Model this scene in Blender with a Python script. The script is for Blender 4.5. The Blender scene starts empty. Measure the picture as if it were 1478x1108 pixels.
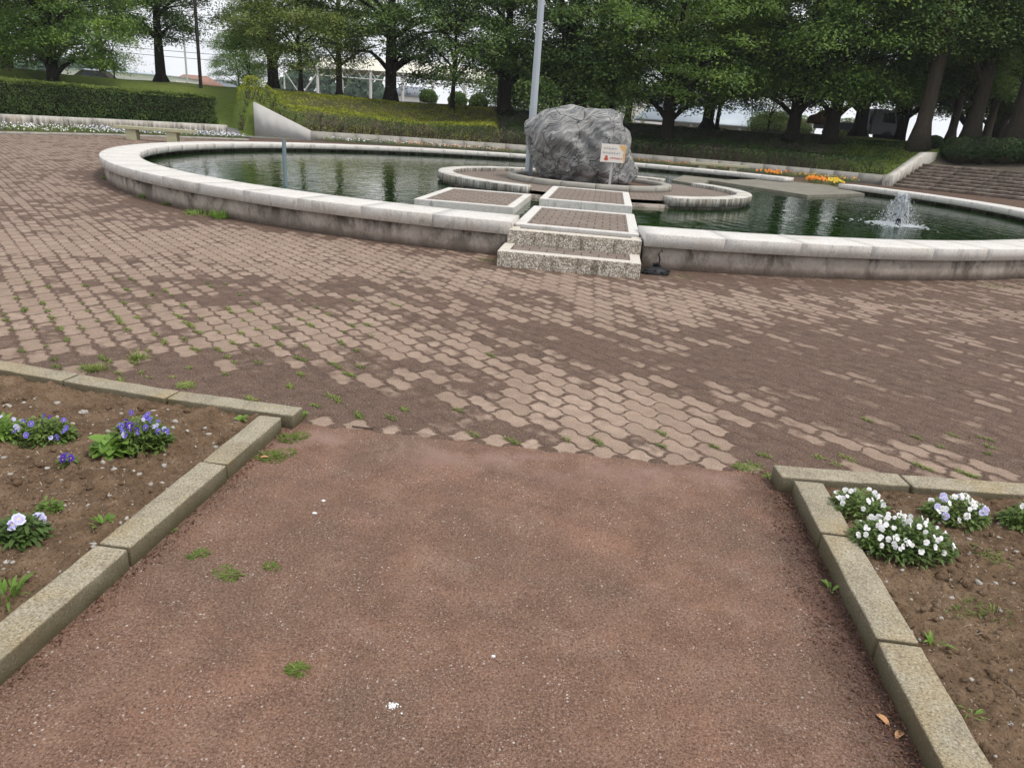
import bpy, bmesh, math, random
import numpy as np
from mathutils import noise, Vector, Matrix
R_ = math.radians
C = bpy.context.scene.collection
SC = bpy.context.scene
rng = np.random.default_rng(7)
random.seed(7)

# ------------------------------------------------------------------ camera
PITCH, ROLL, CH = R_(19.76), R_(4.27), 1.5
fw = Vector((0, math.cos(PITCH), -math.sin(PITCH)))
r0 = Vector((1, 0, 0)); u0 = r0.cross(fw)
up = math.cos(ROLL) * u0 - math.sin(ROLL) * r0
rt = math.cos(ROLL) * r0 + math.sin(ROLL) * u0
cam = bpy.data.cameras.new('camera'); cam.sensor_width = 36; cam.lens = 36 * 1036.6 / 1478
cam.clip_start = .05; cam.clip_end = 5000
co = bpy.data.objects.new('camera', cam); C.objects.link(co)
co.matrix_world = Matrix(((rt.x, up.x, -fw.x, 0), (rt.y, up.y, -fw.y, 0), (rt.z, up.z, -fw.z, CH), (0, 0, 0, 1)))
SC.camera = co

# ------------------------------------------------------------------ world, sun, exposure
SUN_EL, SUN_AZ = R_(58), R_(115)          # azimuth clockwise from +Y
w = bpy.data.worlds.new('World'); SC.world = w; w.use_nodes = True
nt = w.node_tree; nt.nodes.clear()
sky = nt.nodes.new('ShaderNodeTexSky'); sky.sky_type = 'NISHITA'; sky.sun_disc = False
sky.sun_elevation = SUN_EL; sky.sun_rotation = SUN_AZ; sky.dust_density = 5; sky.air_density = 1.2
tc = nt.nodes.new('ShaderNodeTexCoord'); mp = nt.nodes.new('ShaderNodeMapping'); mp.inputs['Scale'].default_value = (1, 1, 2.6)
nz = nt.nodes.new('ShaderNodeTexNoise'); nz.inputs['Scale'].default_value = 2.2; nz.inputs['Detail'].default_value = 7; nz.inputs['Distortion'].default_value = .6
cr = nt.nodes.new('ShaderNodeValToRGB'); cr.color_ramp.elements[0].position = .3; cr.color_ramp.elements[1].position = .72
cr.color_ramp.elements[0].color = (6.0, 6.25, 6.75, 1); cr.color_ramp.elements[1].color = (9.4, 9.55, 9.8, 1)
mx = nt.nodes.new('ShaderNodeMix'); mx.data_type = 'RGBA'; mx.inputs['Factor'].default_value = .93
bg = nt.nodes.new('ShaderNodeBackground'); bg.inputs['Strength'].default_value = .095
wo = nt.nodes.new('ShaderNodeOutputWorld')
L = nt.links.new
L(tc.outputs['Generated'], mp.inputs['Vector']); L(mp.outputs[0], nz.inputs['Vector']); L(nz.outputs['Fac'], cr.inputs['Fac'])
L(sky.outputs[0], mx.inputs[6]); L(cr.outputs[0], mx.inputs[7]); L(mx.outputs[2], bg.inputs[0]); L(bg.outputs[0], wo.inputs[0])
sd = bpy.data.lights.new('sun', 'SUN'); sd.energy = 1.5; sd.angle = R_(14); sd.color = (1, .945, .86)
so = bpy.data.objects.new('sun', sd); C.objects.link(so)
sdir = Vector((math.sin(SUN_AZ) * math.cos(SUN_EL), math.cos(SUN_AZ) * math.cos(SUN_EL), math.sin(SUN_EL)))
so.rotation_euler = sdir.to_track_quat('Z', 'Y').to_euler()
so.location = (20, -10, 40)
SC.view_settings.view_transform = 'Standard'; SC.view_settings.look = 'None'
SC.view_settings.exposure = 0.56; SC.view_settings.gamma = 1
SC.cycles.max_bounces = 6; SC.cycles.transparent_max_bounces = 12

# ------------------------------------------------------------------ helpers: objects
def tag(o, label=None, cat=None, group=None, kind=None):
    if label: o['label'] = label
    if cat: o['category'] = cat
    if group: o['group'] = group
    if kind: o['kind'] = kind
    return o
def empty(name, loc, rz=0.0):
    o = bpy.data.objects.new(name, None); C.objects.link(o); o.location = loc; o.rotation_euler = (0, 0, rz)
    o.empty_display_size = .1
    return o
def link(name, me, mat=None, parent=None, loc=None, rz=0.0):
    o = bpy.data.objects.new(name, me); C.objects.link(o)
    if mat is not None and not me.materials: me.materials.append(mat)
    if parent: o.parent = parent
    if loc is not None: o.location = loc
    if rz: o.rotation_euler = (0, 0, rz)
    return o
def raw(name, V, Fs, smooth=False):
    """V (N,3); Fs list of (M,k) int arrays"""
    me = bpy.data.meshes.new(name)
    V = np.asarray(V, np.float32)
    Fs = [np.asarray(f, np.int32) for f in (Fs if isinstance(Fs, list) else [Fs]) if len(f)]
    me.vertices.add(len(V)); me.vertices.foreach_set('co', V.ravel())
    idx = np.concatenate([f.ravel() for f in Fs])
    tot = np.concatenate([np.full(len(f), f.shape[1], np.int32) for f in Fs])
    st = np.concatenate([[0], np.cumsum(tot)[:-1]]).astype(np.int32)
    me.loops.add(len(idx)); me.loops.foreach_set('vertex_index', idx)
    me.polygons.add(len(tot)); me.polygons.foreach_set('loop_start', st)
    try: me.polygons.foreach_set('loop_total', tot)
    except Exception: pass
    if smooth: me.polygons.foreach_set('use_smooth', np.ones(len(tot), bool))
    me.update(calc_edges=True); me.validate()
    return me
def fattr(me, name, vals):
    a = me.attributes.new(name, 'FLOAT', 'POINT'); a.data.foreach_set('value', np.asarray(vals, np.float32))
def from_bm(name, bm, smooth=False):
    me = bpy.data.meshes.new(name); bm.to_mesh(me); bm.free()
    if smooth:
        me.polygons.foreach_set('use_smooth', np.ones(len(me.polygons), bool))
    return me
def bm_box(bm, c, s, rz=0.0, bev=0.0, seg=1, rx=0.0, ry=0.0):
    m = Matrix.Translation(c) @ Matrix.Rotation(rz, 4, 'Z') @ Matrix.Rotation(ry, 4, 'Y') @ Matrix.Rotation(rx, 4, 'X') @ Matrix.Diagonal((s[0], s[1], s[2], 1))
    r = bmesh.ops.create_cube(bm, size=1, matrix=m)
    if bev:
        es = list({e for v in r['verts'] for e in v.link_edges})
        bmesh.ops.bevel(bm, geom=es, offset=bev, segments=seg, affect='EDGES', profile=.6)
def box_me(name, c, s, **k):
    bm = bmesh.new(); bm_box(bm, c, s, **k); return from_bm(name, bm)
def tube(bm, pts, rad, n=8, cap=True):
    """swept tube through pts with radii"""
    pts = [Vector(p) for p in pts]; rings = []
    for i, p in enumerate(pts):
        t = (pts[min(i + 1, len(pts) - 1)] - pts[max(i - 1, 0)]).normalized()
        a = t.cross(Vector((0, 0, 1)) if abs(t.z) < .9 else Vector((1, 0, 0))).normalized(); b = t.cross(a)
        rr = rad[i] if not callable(rad) else rad(i)
        rings.append([bm.verts.new(p + (a * math.cos(2 * math.pi * k / n) + b * math.sin(2 * math.pi * k / n)) * rr) for k in range(n)])
    for i in range(len(rings) - 1):
        for k in range(n):
            bm.faces.new((rings[i][k], rings[i][(k + 1) % n], rings[i + 1][(k + 1) % n], rings[i + 1][k]))
    if cap:
        bm.faces.new(rings[-1]); bm.faces.new(rings[0][::-1])
def arc_sweep(prof, R0, a0, a1, n, center=(0, 0), close=True, rough=0.0):
    """sweep profile [(dr,z)...] (closed polygon) round an arc; angles degrees"""
    a = np.radians(np.linspace(a0, a1, n + 1)); k = len(prof)
    P = np.array(prof)
    V = np.zeros((n + 1, k, 3))
    V[:, :, 0] = center[0] + (R0 + P[None, :, 0]) * np.cos(a)[:, None]
    V[:, :, 1] = center[1] + (R0 + P[None, :, 0]) * np.sin(a)[:, None]
    V[:, :, 2] = P[None, :, 1]
    V = V.reshape(-1, 3)
    i = np.arange(n)[:, None] * k + np.arange(k)[None, :]
    j = np.arange(n)[:, None] * k + (np.arange(k)[None, :] + 1) % k
    F = np.stack([i, j, j + k, i + k], -1).reshape(-1, 4)
    caps = [np.arange(k)[::-1][None, :], (n * k + np.arange(k))[None, :]] if close else []
    return V, [F] + caps
def merge(parts):
    Vs, Fs, off = [], [], 0
    for V, F in parts:
        Vs.append(V); Fs += [f + off for f in F]; off += len(V)
    return np.concatenate(Vs), Fs

# ------------------------------------------------------------------ helpers: materials
class G:
    def __init__(s, name):
        s.m = bpy.data.materials.new(name); s.m.use_nodes = True; s.t = s.m.node_tree; s.t.nodes.clear()
        s.out = s.t.nodes.new('ShaderNodeOutputMaterial'); s.b = s.t.nodes.new('ShaderNodeBsdfPrincipled')
        s.t.links.new(s.b.outputs[0], s.out.inputs[0])
    def n(s, ty, ins=None, **pr):
        x = s.t.nodes.new('ShaderNode' + ty)
        for k, v in pr.items(): setattr(x, k, v)
        for k, v in (ins or {}).items(): s.set(x.inputs[k], v)
        return x
    def set(s, sock, v):
        if isinstance(v, bpy.types.NodeSocket): s.t.links.new(v, sock)
        elif isinstance(v, (tuple, list)) and len(v) == 3 and sock.type == 'RGBA': sock.default_value = (*v, 1)
        else: sock.default_value = v
    def pos(s, scale=(1, 1, 1), obj=False):
        c = s.n('TexCoord').outputs['Object'] if obj else s.n('NewGeometry').outputs['Position']
        return s.n('Mapping', {'Vector': c, 'Scale': scale}).outputs[0]
    def noise(s, v, scale, detail=4, rough=.55, dist=0.0):
        return s.n('TexNoise', {'Vector': v, 'Scale': scale, 'Detail': detail, 'Roughness': rough, 'Distortion': dist}).outputs['Fac']
    def voro(s, v, scale, feat='F1', out='Distance', rnd=1.0):
        return s.n('TexVoronoi', {'Vector': v, 'Scale': scale, 'Randomness': rnd}, feature=feat).outputs[out]
    def ramp(s, f, st, interp='LINEAR'):
        x = s.n('ValToRGB', {'Fac': f}); e = x.color_ramp; e.interpolation = interp
        while len(e.elements) < len(st): e.elements.new(.5)
        for el, (p, c) in zip(e.elements, st):
            el.position = p; el.color = (*c, 1) if isinstance(c, (tuple, list)) else (c, c, c, 1)
        return x.outputs[0]
    def mix(s, f, a, b, mode='MIX'):
        x = s.n('Mix', {0: f}, data_type='RGBA', blend_type=mode); s.set(x.inputs[6], a); s.set(x.inputs[7], b); return x.outputs[2]
    def math(s, op, a, b=0.0, c=None, clamp=False):
        x = s.n('Math', {0: a, 1: b}, operation=op, use_clamp=clamp)
        if c is not None: s.set(x.inputs[2], c)
        return x.outputs[0]
    def sep(s, v): return s.n('SeparateXYZ', {0: v}).outputs
    def attr(s, name): return s.n('Attribute', attribute_name=name).outputs['Fac']
    def bump(s, h, strength=.4, dist=.01, normal=None):
        x = s.n('Bump', {'Height': h, 'Strength': strength, 'Distance': dist})
        if normal is not None: s.set(x.inputs['Normal'], normal)
        return x.outputs[0]
    def fin(s, col, rough=.85, normal=None, spec=.3, **k):
        s.set(s.b.inputs['Base Color'], col); s.set(s.b.inputs['Roughness'], rough); s.set(s.b.inputs['Specular IOR Level'], spec)
        if normal is not None: s.set(s.b.inputs['Normal'], normal)
        for kk, v in k.items(): s.set(s.b.inputs[kk], v)
        return s.m

def plain(name, col, rough=.6, metal=0.0, var=.15, sc=8):
    g = G(name); v = g.pos(); f = g.noise(v, sc, 5)
    c = g.mix(f, tuple(x * (1 - var) for x in col), tuple(min(1, x * (1 + var)) for x in col))
    return g.fin(c, rough, g.bump(f, .15, .005), Metallic=metal)

def m_dirt(g, v):
    """brown-grey soil washed over the paving; returns colour, height"""
    big = g.noise(v, 1.1, 5, .6); mid = g.noise(v, 9, 5, .65); fine = g.noise(v, 105, 4, .78)
    c = g.ramp(mid, [(.3, (.07, .045, .034)), (.5, (.114, .074, .055)), (.72, (.17, .113, .084))])
    c = g.mix(g.ramp(big, [(.4, 0.0), (.7, .6)]), c, (.135, .082, .062))
    c = g.mix(g.ramp(fine, [(.34, .9), (.5, 0.0)]), c, (.032, .022, .018))
    c = g.mix(g.ramp(fine, [(.53, 0.0), (.68, .7)]), c, (.27, .2, .16))
    cell = g.n('TexVoronoi', {'Vector': v, 'Scale': 130}, feature='F1')
    spk = g.math('MULTIPLY', g.math('LESS_THAN', cell.outputs['Distance'], .3), g.math('GREATER_THAN', g.sep(cell.outputs['Color'])[0], .86))
    c = g.mix(g.math('MULTIPLY', spk, .6), c, (.42, .36, .31))
    h = g.math('ADD', g.math('MULTIPLY', fine, .6), mid)
    return c, h

def mat_ground():
    g = G('lawn_ground'); v = g.pos()
    a = g.noise(v, .25, 4); b = g.noise(v, 3.5, 6, .7); f = g.noise(v, 45, 3, .7)
    c = g.ramp(b, [(.25, (.10, .15, .03)), (.5, (.165, .235, .048)), (.75, (.25, .31, .075))])
    c = g.mix(g.ramp(a, [(.35, 0.0), (.7, .7)]), c, (.2, .23, .06))
    c = g.mix(g.ramp(f, [(.3, .5), (.55, 0.0)]), c, (.03, .05, .012))
    bare = g.ramp(g.math('MULTIPLY', g.attr('bare'), g.math('ADD', b, .55)), [(.35, 0.0), (.6, 1.0)])
    d = g.ramp(g.noise(v, 12, 5, .7), [(.3, (.09, .075, .058)), (.7, (.17, .145, .115))])
    c = g.mix(bare, c, d)
    return g.fin(c, .95, g.bump(g.math('ADD', f, g.math('MULTIPLY', b, 2)), .8, .06), .1)
def mat_joint():
    g = G('paving_dirt'); v = g.pos(); c, h = m_dirt(g, v)
    return g.fin(c, .95, g.bump(h, .7, .006), .15)
def mat_paver():
    g = G('interlocking_pavers'); v = g.pos(); d, h = m_dirt(g, v)
    rnd = g.attr('rnd'); reg = g.attr('reg'); edge = g.attr('edge')
    n1 = g.noise(v, 130, 3, .7); n2 = g.noise(v, 11, 5, .65)
    p = g.ramp(rnd, [(0.0, (.27, .195, .148)), (.5, (.335, .248, .19)), (1.0, (.39, .295, .23))])
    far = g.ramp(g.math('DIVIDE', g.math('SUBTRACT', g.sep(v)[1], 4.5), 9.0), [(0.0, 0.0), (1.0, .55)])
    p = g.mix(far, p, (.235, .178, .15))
    p = g.mix(g.ramp(n1, [(.34, .75), (.52, 0.0)]), p, (.17, .118, .088))
    p = g.mix(g.ramp(n1, [(.54, 0.0), (.7, .6)]), p, (.6, .5, .42))
    p = g.mix(g.ramp(n2, [(.42, 0.0), (.7, .65)]), p, (.2, .142, .11))
    # soil cover: regional + this paver's own settling + soft drift over its surface
    s = g.math('ADD', reg, g.math('MULTIPLY', g.math('SUBTRACT', rnd, .5), .95))
    s = g.math('ADD', s, g.math('MULTIPLY', g.math('SUBTRACT', g.noise(v, 6.5, 3, .55), .5), 1.5))
    s = g.math('ADD', s, g.math('MULTIPLY', g.math('SUBTRACT', g.noise(v, 1.15, 4, .6), .5), 1.5))
    s = g.math('ADD', s, g.math('MULTIPLY', g.math('SUBTRACT', .62, edge), .55))
    s = g.math('ADD', s, g.math('MULTIPLY', g.math('SUBTRACT', g.noise(v, 60, 3, .7), .5), .22))
    cov = g.ramp(s, [(.24, 0.0), (.72, 1.0)], 'EASE')
    p = g.mix(g.ramp(edge, [(.0, .65), (.07, 0.0)]), p, (.07, .052, .042))
    moss = g.math('MULTIPLY', g.ramp(edge, [(.0, .7), (.3, 0.0)]), g.ramp(g.noise(v, 2.6, 4, .6), [(.5, 0.0), (.64, 1.0)]))
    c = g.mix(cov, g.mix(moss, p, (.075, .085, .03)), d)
    hh = g.math('ADD', g.math('MULTIPLY', h, .7), g.math('MULTIPLY', n1, .25))
    return g.fin(c, .92, g.bump(hh, .55, .004), .2)
def mat_asphalt():
    g = G('red_asphalt'); v = g.pos()
    wv = g.n('VectorMath', {0: v, 1: g.n('Vector Math' if False else 'VectorMath', {0: g.n('TexNoise', {'Vector': v, 'Scale': 9.0}).outputs['Color'], 3: .05}, operation='SCALE').outputs[0]}, operation='ADD').outputs[0]
    big = g.noise(v, 1.3, 5, .6, .5); mid = g.noise(wv, 6, 5, .65); fine = g.noise(v, 125, 4, .8)
    c = g.ramp(mid, [(.28, (.16, .09, .062)), (.5, (.232, .131, .09)), (.74, (.315, .19, .135))])
    c = g.mix(g.ramp(big, [(.4, 0.0), (.62, .75)]), c, (.155, .1, .073))
    c = g.mix(g.ramp(g.noise(v, 2.3, 5, .6), [(.52, 0.0), (.68, .65)]), c, (.31, .17, .118))
    c = g.mix(g.ramp(fine, [(.33, .95), (.5, 0.0)]), c, (.05, .033, .028))
    c = g.mix(g.ramp(fine, [(.54, 0.0), (.68, .7)]), c, (.42, .295, .22))
    for sc, th, col, am in ((95, .965, (.62, .55, .5), .85), (150, .88, (.5, .41, .36), .75), (260, .76, (.45, .35, .3), .65), (190, .8, (.05, .032, .028), .65)):
        cell = g.n('TexVoronoi', {'Vector': v, 'Scale': sc}, feature='F1')
        k = g.math('MULTIPLY', g.math('LESS_THAN', cell.outputs['Distance'], .34), g.math('GREATER_THAN', g.sep(cell.outputs['Color'])[0], th))
        c = g.mix(g.math('MULTIPLY', k, g.math('MULTIPLY', am, g.ramp(g.noise(v, 5.5, 4, .7), [(.36, .15), (.62, 1.0)]))), c, col)
    wear = g.ramp(g.noise(v, 3.1, 5, .7), [(.55, 0.0), (.75, .5)])
    c = g.mix(g.math('MULTIPLY', wear, g.ramp(fine, [(.4, 0.0), (.6, 1.0)])), c, (.37, .295, .235))
    # pale scuffed band along the paving edge and darker soil along the kerbs
    x, y, z = g.sep(v)
    e = g.math('ADD', g.math('SUBTRACT', 3.28, g.math('MULTIPLY', x, .082)), g.math('MULTIPLY', y, -1.0))
    band = g.math('MULTIPLY', g.ramp(e, [(.05, 0.0), (.14, 1.0), (.24, .8), (.42, 0.0)]), g.ramp(g.noise(v, 4, 4, .6), [(.42, .0), (.66, .9)]))
    c = g.mix(band, c, (.31, .205, .17))
    xr = g.math('SUBTRACT', 1.36, g.math('MULTIPLY', g.math('SUBTRACT', 3.3, y), .107))
    kd = g.math('ADD', g.math('SUBTRACT', xr, x), g.math('MULTIPLY', g.math('SUBTRACT', g.noise(v, 11, 4), .5), .22))
    c = g.mix(g.ramp(kd, [(.06, .85), (.24, 0.0)]), c, g.ramp(fine, [(.35, (.03, .018, .015)), (.65, (.13, .075, .06))]))
    vr = g.voro(v, 170)
    h = g.math('ADD', g.math('MULTIPLY', fine, .9), g.math('SUBTRACT', mid, g.math('MULTIPLY', vr, .8)))
    return g.fin(c, .93, g.bump(h, .9, .006), .2)
def mat_soil():
    g = G('bed_soil'); v = g.pos()
    mid = g.noise(v, 10, 6, .7); fine = g.noise(v, 110, 4, .75); big = g.noise(v, 1.6, 3)
    c = g.ramp(mid, [(.28, (.12, .078, .048)), (.5, (.205, .137, .086)), (.72, (.31, .22, .148))])
    c = g.mix(g.ramp(big, [(.4, 0.0), (.7, .5)]), c, (.12, .075, .048))
    c = g.mix(g.ramp(fine, [(.3, .85), (.5, 0.0)]), c, (.024, .014, .009))
    c = g.mix(g.ramp(fine, [(.6, 0.0), (.76, .5)]), c, (.24, .165, .11))
    cell = g.n('TexVoronoi', {'Vector': v, 'Scale': 120}, feature='F1')
    k = g.math('MULTIPLY', g.math('LESS_THAN', cell.outputs['Distance'], .3), g.math('GREATER_THAN', g.sep(cell.outputs['Color'])[0], .93))
    c = g.mix(g.math('MULTIPLY', k, .8), c, (.48, .42, .34))
    return g.fin(c, .97, g.bump(g.math('ADD', fine, g.math('MULTIPLY', mid, 2)), 1.0, .012), .1)
def mat_kerb():
    g = G('kerb_concrete'); v = g.pos()
    mid = g.noise(v, 7, 5, .7); fine = g.noise(v, 130, 3, .7); st = g.noise(v, 3, 4, .6)
    c = g.ramp(mid, [(.3, (.235, .2, .145)), (.52, (.335, .295, .215)), (.75, (.42, .375, .285))])
    c = g.mix(g.ramp(st, [(.48, 0.0), (.66, .6)]), c, (.34, .25, .11))
    c = g.mix(g.ramp(fine, [(.36, .8), (.5, 0.0)]), c, (.13, .11, .08))
    c = g.mix(g.ramp(fine, [(.55, 0.0), (.7, .7)]), c, (.55, .52, .45))
    z = g.sep(v)[2]
    moss = g.math('MULTIPLY', g.ramp(z, [(.01, 1.0), (.08, .0)]), g.ramp(mid, [(.3, .5), (.55, 1.0)]))
    c = g.mix(moss, c, (.06, .055, .025))
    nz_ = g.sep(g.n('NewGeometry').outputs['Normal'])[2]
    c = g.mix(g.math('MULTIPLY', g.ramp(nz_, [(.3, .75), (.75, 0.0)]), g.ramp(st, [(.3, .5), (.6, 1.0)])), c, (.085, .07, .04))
    return g.fin(c, .9, g.bump(g.math('ADD', fine, mid), .6, .006), .25)
def mat_granite():
    """pale granite; runs and lichen on upright faces"""
    g = G('pale_granite'); v = g.pos()
    fine = g.noise(v, 95, 3, .7); mid = g.noise(v, 5, 5, .65)
    c = g.ramp(fine, [(.3, (.36, .345, .32)), (.47, (.6, .58, .55)), (.7, (.74, .72, .69))])
    c = g.mix(g.ramp(mid, [(.5, 0.0), (.75, .45)]), c, (.5, .42, .33))
    nz_ = g.sep(g.n('NewGeometry').outputs['Normal'])[2]
    side = g.ramp(nz_, [(.35, 1.0), (.8, 0.0)])
    run = g.noise(g.pos((7, 7, 2.2)), 1.6, 5, .7)
    k = g.math('MULTIPLY', side, g.ramp(run, [(.5, 0.0), (.7, .6)]))
    k = g.math('MULTIPLY', k, g.ramp(g.noise(v, 1.1, 3), [(.45, .1), (.62, 1.0)]))
    c = g.mix(k, c, (.12, .105, .085))
    c = g.mix(g.math('MULTIPLY', g.ramp(g.noise(v, 2.1, 5, .7), [(.56, 0.0), (.7, .6)]), .7), c, (.3, .25, .17))
    c = g.mix(g.ramp(g.noise(v, 7.5, 6, .8), [(.58, 0.0), (.7, .55)]), c, (.2, .18, .145))
    return g.fin(c, .8, g.bump(fine, .35, .004), .3)
def mat_granite_far():
    g = G('weathered_granite'); v = g.pos()
    fine = g.noise(v, 30, 4, .7)
    c = g.ramp(fine, [(.3, (.42, .4, .37)), (.6, (.62, .6, .56))])
    nz_ = g.sep(g.n('NewGeometry').outputs['Normal'])[2]
    side = g.ramp(nz_, [(.35, 1.0), (.8, 0.0)])
    run = g.noise(g.pos((5, 5, .5)), 1.7, 6, .8)
    c = g.mix(g.math('MULTIPLY', side, g.ramp(run, [(.36, 0.0), (.58, .92)])), c, (.09, .08, .062))
    c = g.mix(g.ramp(g.noise(v, 1.7, 5, .7), [(.5, 0.0), (.7, .6)]), c, (.3, .25, .17))
    return g.fin(c, .85, g.bump(fine, .4, .006), .2)
def mat_stair():
    g = G('worn_stair_stone'); v = g.pos(); n1 = g.noise(v, 3, 6, .7); n2 = g.noise(g.pos((2, 2, 8)), 2.5, 5, .7)
    c = g.ramp(n1, [(.35, (.13, .095, .075)), (.55, (.26, .215, .18)), (.7, (.42, .38, .33))])
    nz_ = g.sep(g.n('NewGeometry').outputs['Normal'])[2]
    c = g.mix(g.math('MULTIPLY', g.ramp(nz_, [(.3, 1.0), (.8, 0.0)]), g.ramp(n2, [(.35, .9), (.6, .2)])), c, (.07, .05, .04))
    return g.fin(c, .93, g.bump(n1, .4, .01), .2)
def mat_basin():
    g = G('basin_concrete'); v = g.pos(); x, y, z = g.sep(v)
    mid = g.noise(v, 4, 6, .7); fine = g.noise(v, 70, 3, .7)
    c = g.ramp(mid, [(.3, (.27, .23, .195)), (.55, (.39, .34, .295)), (.75, (.47, .42, .37))])
    run = g.noise(g.pos((1.6, 1.6, .9)), 1.5, 7, .72, .4)
    c = g.mix(g.math('MULTIPLY', g.ramp(run, [(.47, 0.0), (.6, .92)]), g.ramp(z, [(.0, .3), (.24, 1.0)])), c, (.06, .046, .037))
    c = g.mix(g.ramp(g.math('ADD', z, g.math('MULTIPLY', mid, .1)), [(.05, .6), (.15, 0.0)]), c, (.15, .11, .085))
    c = g.mix(g.ramp(fine, [(.3, .4), (.5, 0.0)]), c, (.1, .08, .065))
    return g.fin(c, .92, g.bump(g.math('ADD', fine, mid), .5, .006), .2)
def mat_aggregate():
    g = G('exposed_aggregate'); v = g.pos()
    ce = g.n('TexVoronoi', {'Vector': v, 'Scale': 62.0}, feature='F1')
    r = g.sep(ce.outputs['Color'])[0]
    c = g.ramp(r, [(0.0, (.3, .25, .19)), (.35, (.52, .47, .39)), (.7, (.66, .62, .55)), (1.0, (.78, .76, .71))])
    c = g.mix(g.ramp(ce.outputs['Distance'], [(.42, 0.0), (.66, .8)]), c, (.2, .16, .12))
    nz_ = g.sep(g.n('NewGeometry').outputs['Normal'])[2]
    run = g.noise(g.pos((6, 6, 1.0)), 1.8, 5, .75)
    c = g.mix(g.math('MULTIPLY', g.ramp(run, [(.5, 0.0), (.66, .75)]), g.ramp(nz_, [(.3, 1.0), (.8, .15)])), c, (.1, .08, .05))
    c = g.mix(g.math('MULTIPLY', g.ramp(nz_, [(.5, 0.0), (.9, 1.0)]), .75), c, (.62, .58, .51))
    return g.fin(c, .85, g.bump(ce.outputs['Distance'], .8, -.006), .3)
def mat_deck():
    g = G('deck_setts'); v = g.pos()
    a = math.radians(-6.1)
    rot = g.n('Mapping', {'Vector': g.n('NewGeometry').outputs['Position'], 'Rotation': (0, 0, -a)}).outputs[0]
    br = g.n('TexBrick', {'Vector': rot, 'Color1': (.25, .205, .175, 1), 'Color2': (.21, .165, .14, 1), 'Mortar': (.07, .06, .05, 1), 'Scale': 1.0,
                          'Mortar Size': .008, 'Brick Width': .2, 'Row Height': .2}, offset=.5)
    n1 = g.noise(v, 8, 5, .7); fine = g.noise(v, 110, 3)
    c = g.mix(g.ramp(n1, [(.45, 0.0), (.75, .7)]), br.outputs['Color'], (.15, .12, .09))
    c = g.mix(g.ramp(fine, [(.35, .4), (.5, 0.0)]), c, (.09, .07, .055))
    return g.fin(c, .93, g.bump(g.math('ADD', fine, br.outputs['Fac']), .4, -.005), .2)
def mat_water():
    g = G('pool_water'); v = g.pos()
    n1 = g.noise(g.pos((1, .6, 1)), 5.5, 4, .55, .6); n2 = g.noise(g.pos((1.2, .7, 1)), 1.6, 3, .5, .4)
    # rings spreading from the jet
    x, y, z = g.sep(v)
    dx = g.math('SUBTRACT', x, 7.3); dy = g.math('SUBTRACT', y, 14.6)
    r = g.math('SQRT', g.math('ADD', g.math('MULTIPLY', dx, dx), g.math('MULTIPLY', dy, dy)))
    rings = g.math('MULTIPLY', g.math('SINE', g.math('MULTIPLY', r, 17.0)), g.ramp(g.math('DIVIDE', r, 7.0), [(0.0, 1.0), (1.0, 0.0)]))
    h = g.math('ADD', g.math('ADD', n1, g.math('MULTIPLY', n2, 1.3)), g.math('MULTIPLY', rings, .22))
    c = g.ramp(g.noise(v, .5, 3), [(.4, (.007, .026, .006)), (.65, (.016, .040, .007))])
    return g.fin(c, .035, g.bump(h, .13, .05), .5, IOR=1.33)
def mat_rock():
    g = G('folded_schist'); o = g.n('TexCoord').outputs['Object']
    warp = g.n('TexNoise', {'Vector': o, 'Scale': 1.15, 'Detail': 3.0, 'Roughness': .55, 'Distortion': .8}).outputs['Color']
    wv = g.n('VectorMath', {0: warp, 1: (.5, .5, .5)}, operation='SUBTRACT').outputs[0]
    wv = g.n('VectorMath', {0: wv, 3: .85}, operation='SCALE').outputs[0]
    q = g.n('VectorMath', {0: o, 1: wv}, operation='ADD').outputs[0]
    q = g.n('Mapping', {'Vector': q, 'Rotation': (.25, .75, .1)}).outputs[0]
    b1 = g.noise(g.n('Mapping', {'Vector': q, 'Scale': (.7, .9, 7.5)}).outputs[0], 1.6, 6, .7)
    b2 = g.noise(g.n('Mapping', {'Vector': q, 'Scale': (1.5, 2, 22)}).outputs[0], 1.4, 4, .65)
    pat = g.noise(o, 1.5, 4, .6)
    c = g.ramp(b1, [(.3, (.06, .062, .066)), (.41, (.17, .175, .178)), (.51, (.29, .29, .287)), (.61, (.43, .425, .41)), (.74, (.62, .595, .54))])
    c = g.mix(g.ramp(b2, [(.36, .7), (.48, 0.0)]), c, (.06, .061, .065))
    c = g.mix(g.ramp(b2, [(.57, 0.0), (.7, .4)]), c, (.58, .57, .53))
    c = g.mix(g.ramp(pat, [(.5, 0.0), (.7, .75)]), c, g.mix(.55, c, (.06, .065, .072)))
    c = g.mix(g.ramp(g.noise(o, 2.3, 4, .65), [(.6, 0.0), (.74, .5)]), c, (.38, .31, .23))
    fine = g.noise(o, 40, 4, .7)
    crk = g.voro(g.n('VectorMath', {0: o, 1: wv}, operation='ADD').outputs[0], 1.15, 'DISTANCE_TO_EDGE')
    c = g.mix(g.ramp(crk, [(.0, .85), (.018, 0.0)]), c, (.02, .02, .022))
    h = g.math('ADD', g.math('ADD', b1, g.math('MULTIPLY', b2, .5)), g.math('MULTIPLY', fine, .6))
    h = g.math('ADD', h, g.ramp(crk, [(.0, 0.0), (.03, .6)]))
    return g.fin(c, .7, g.bump(h, .7, .05), .3)
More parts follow.
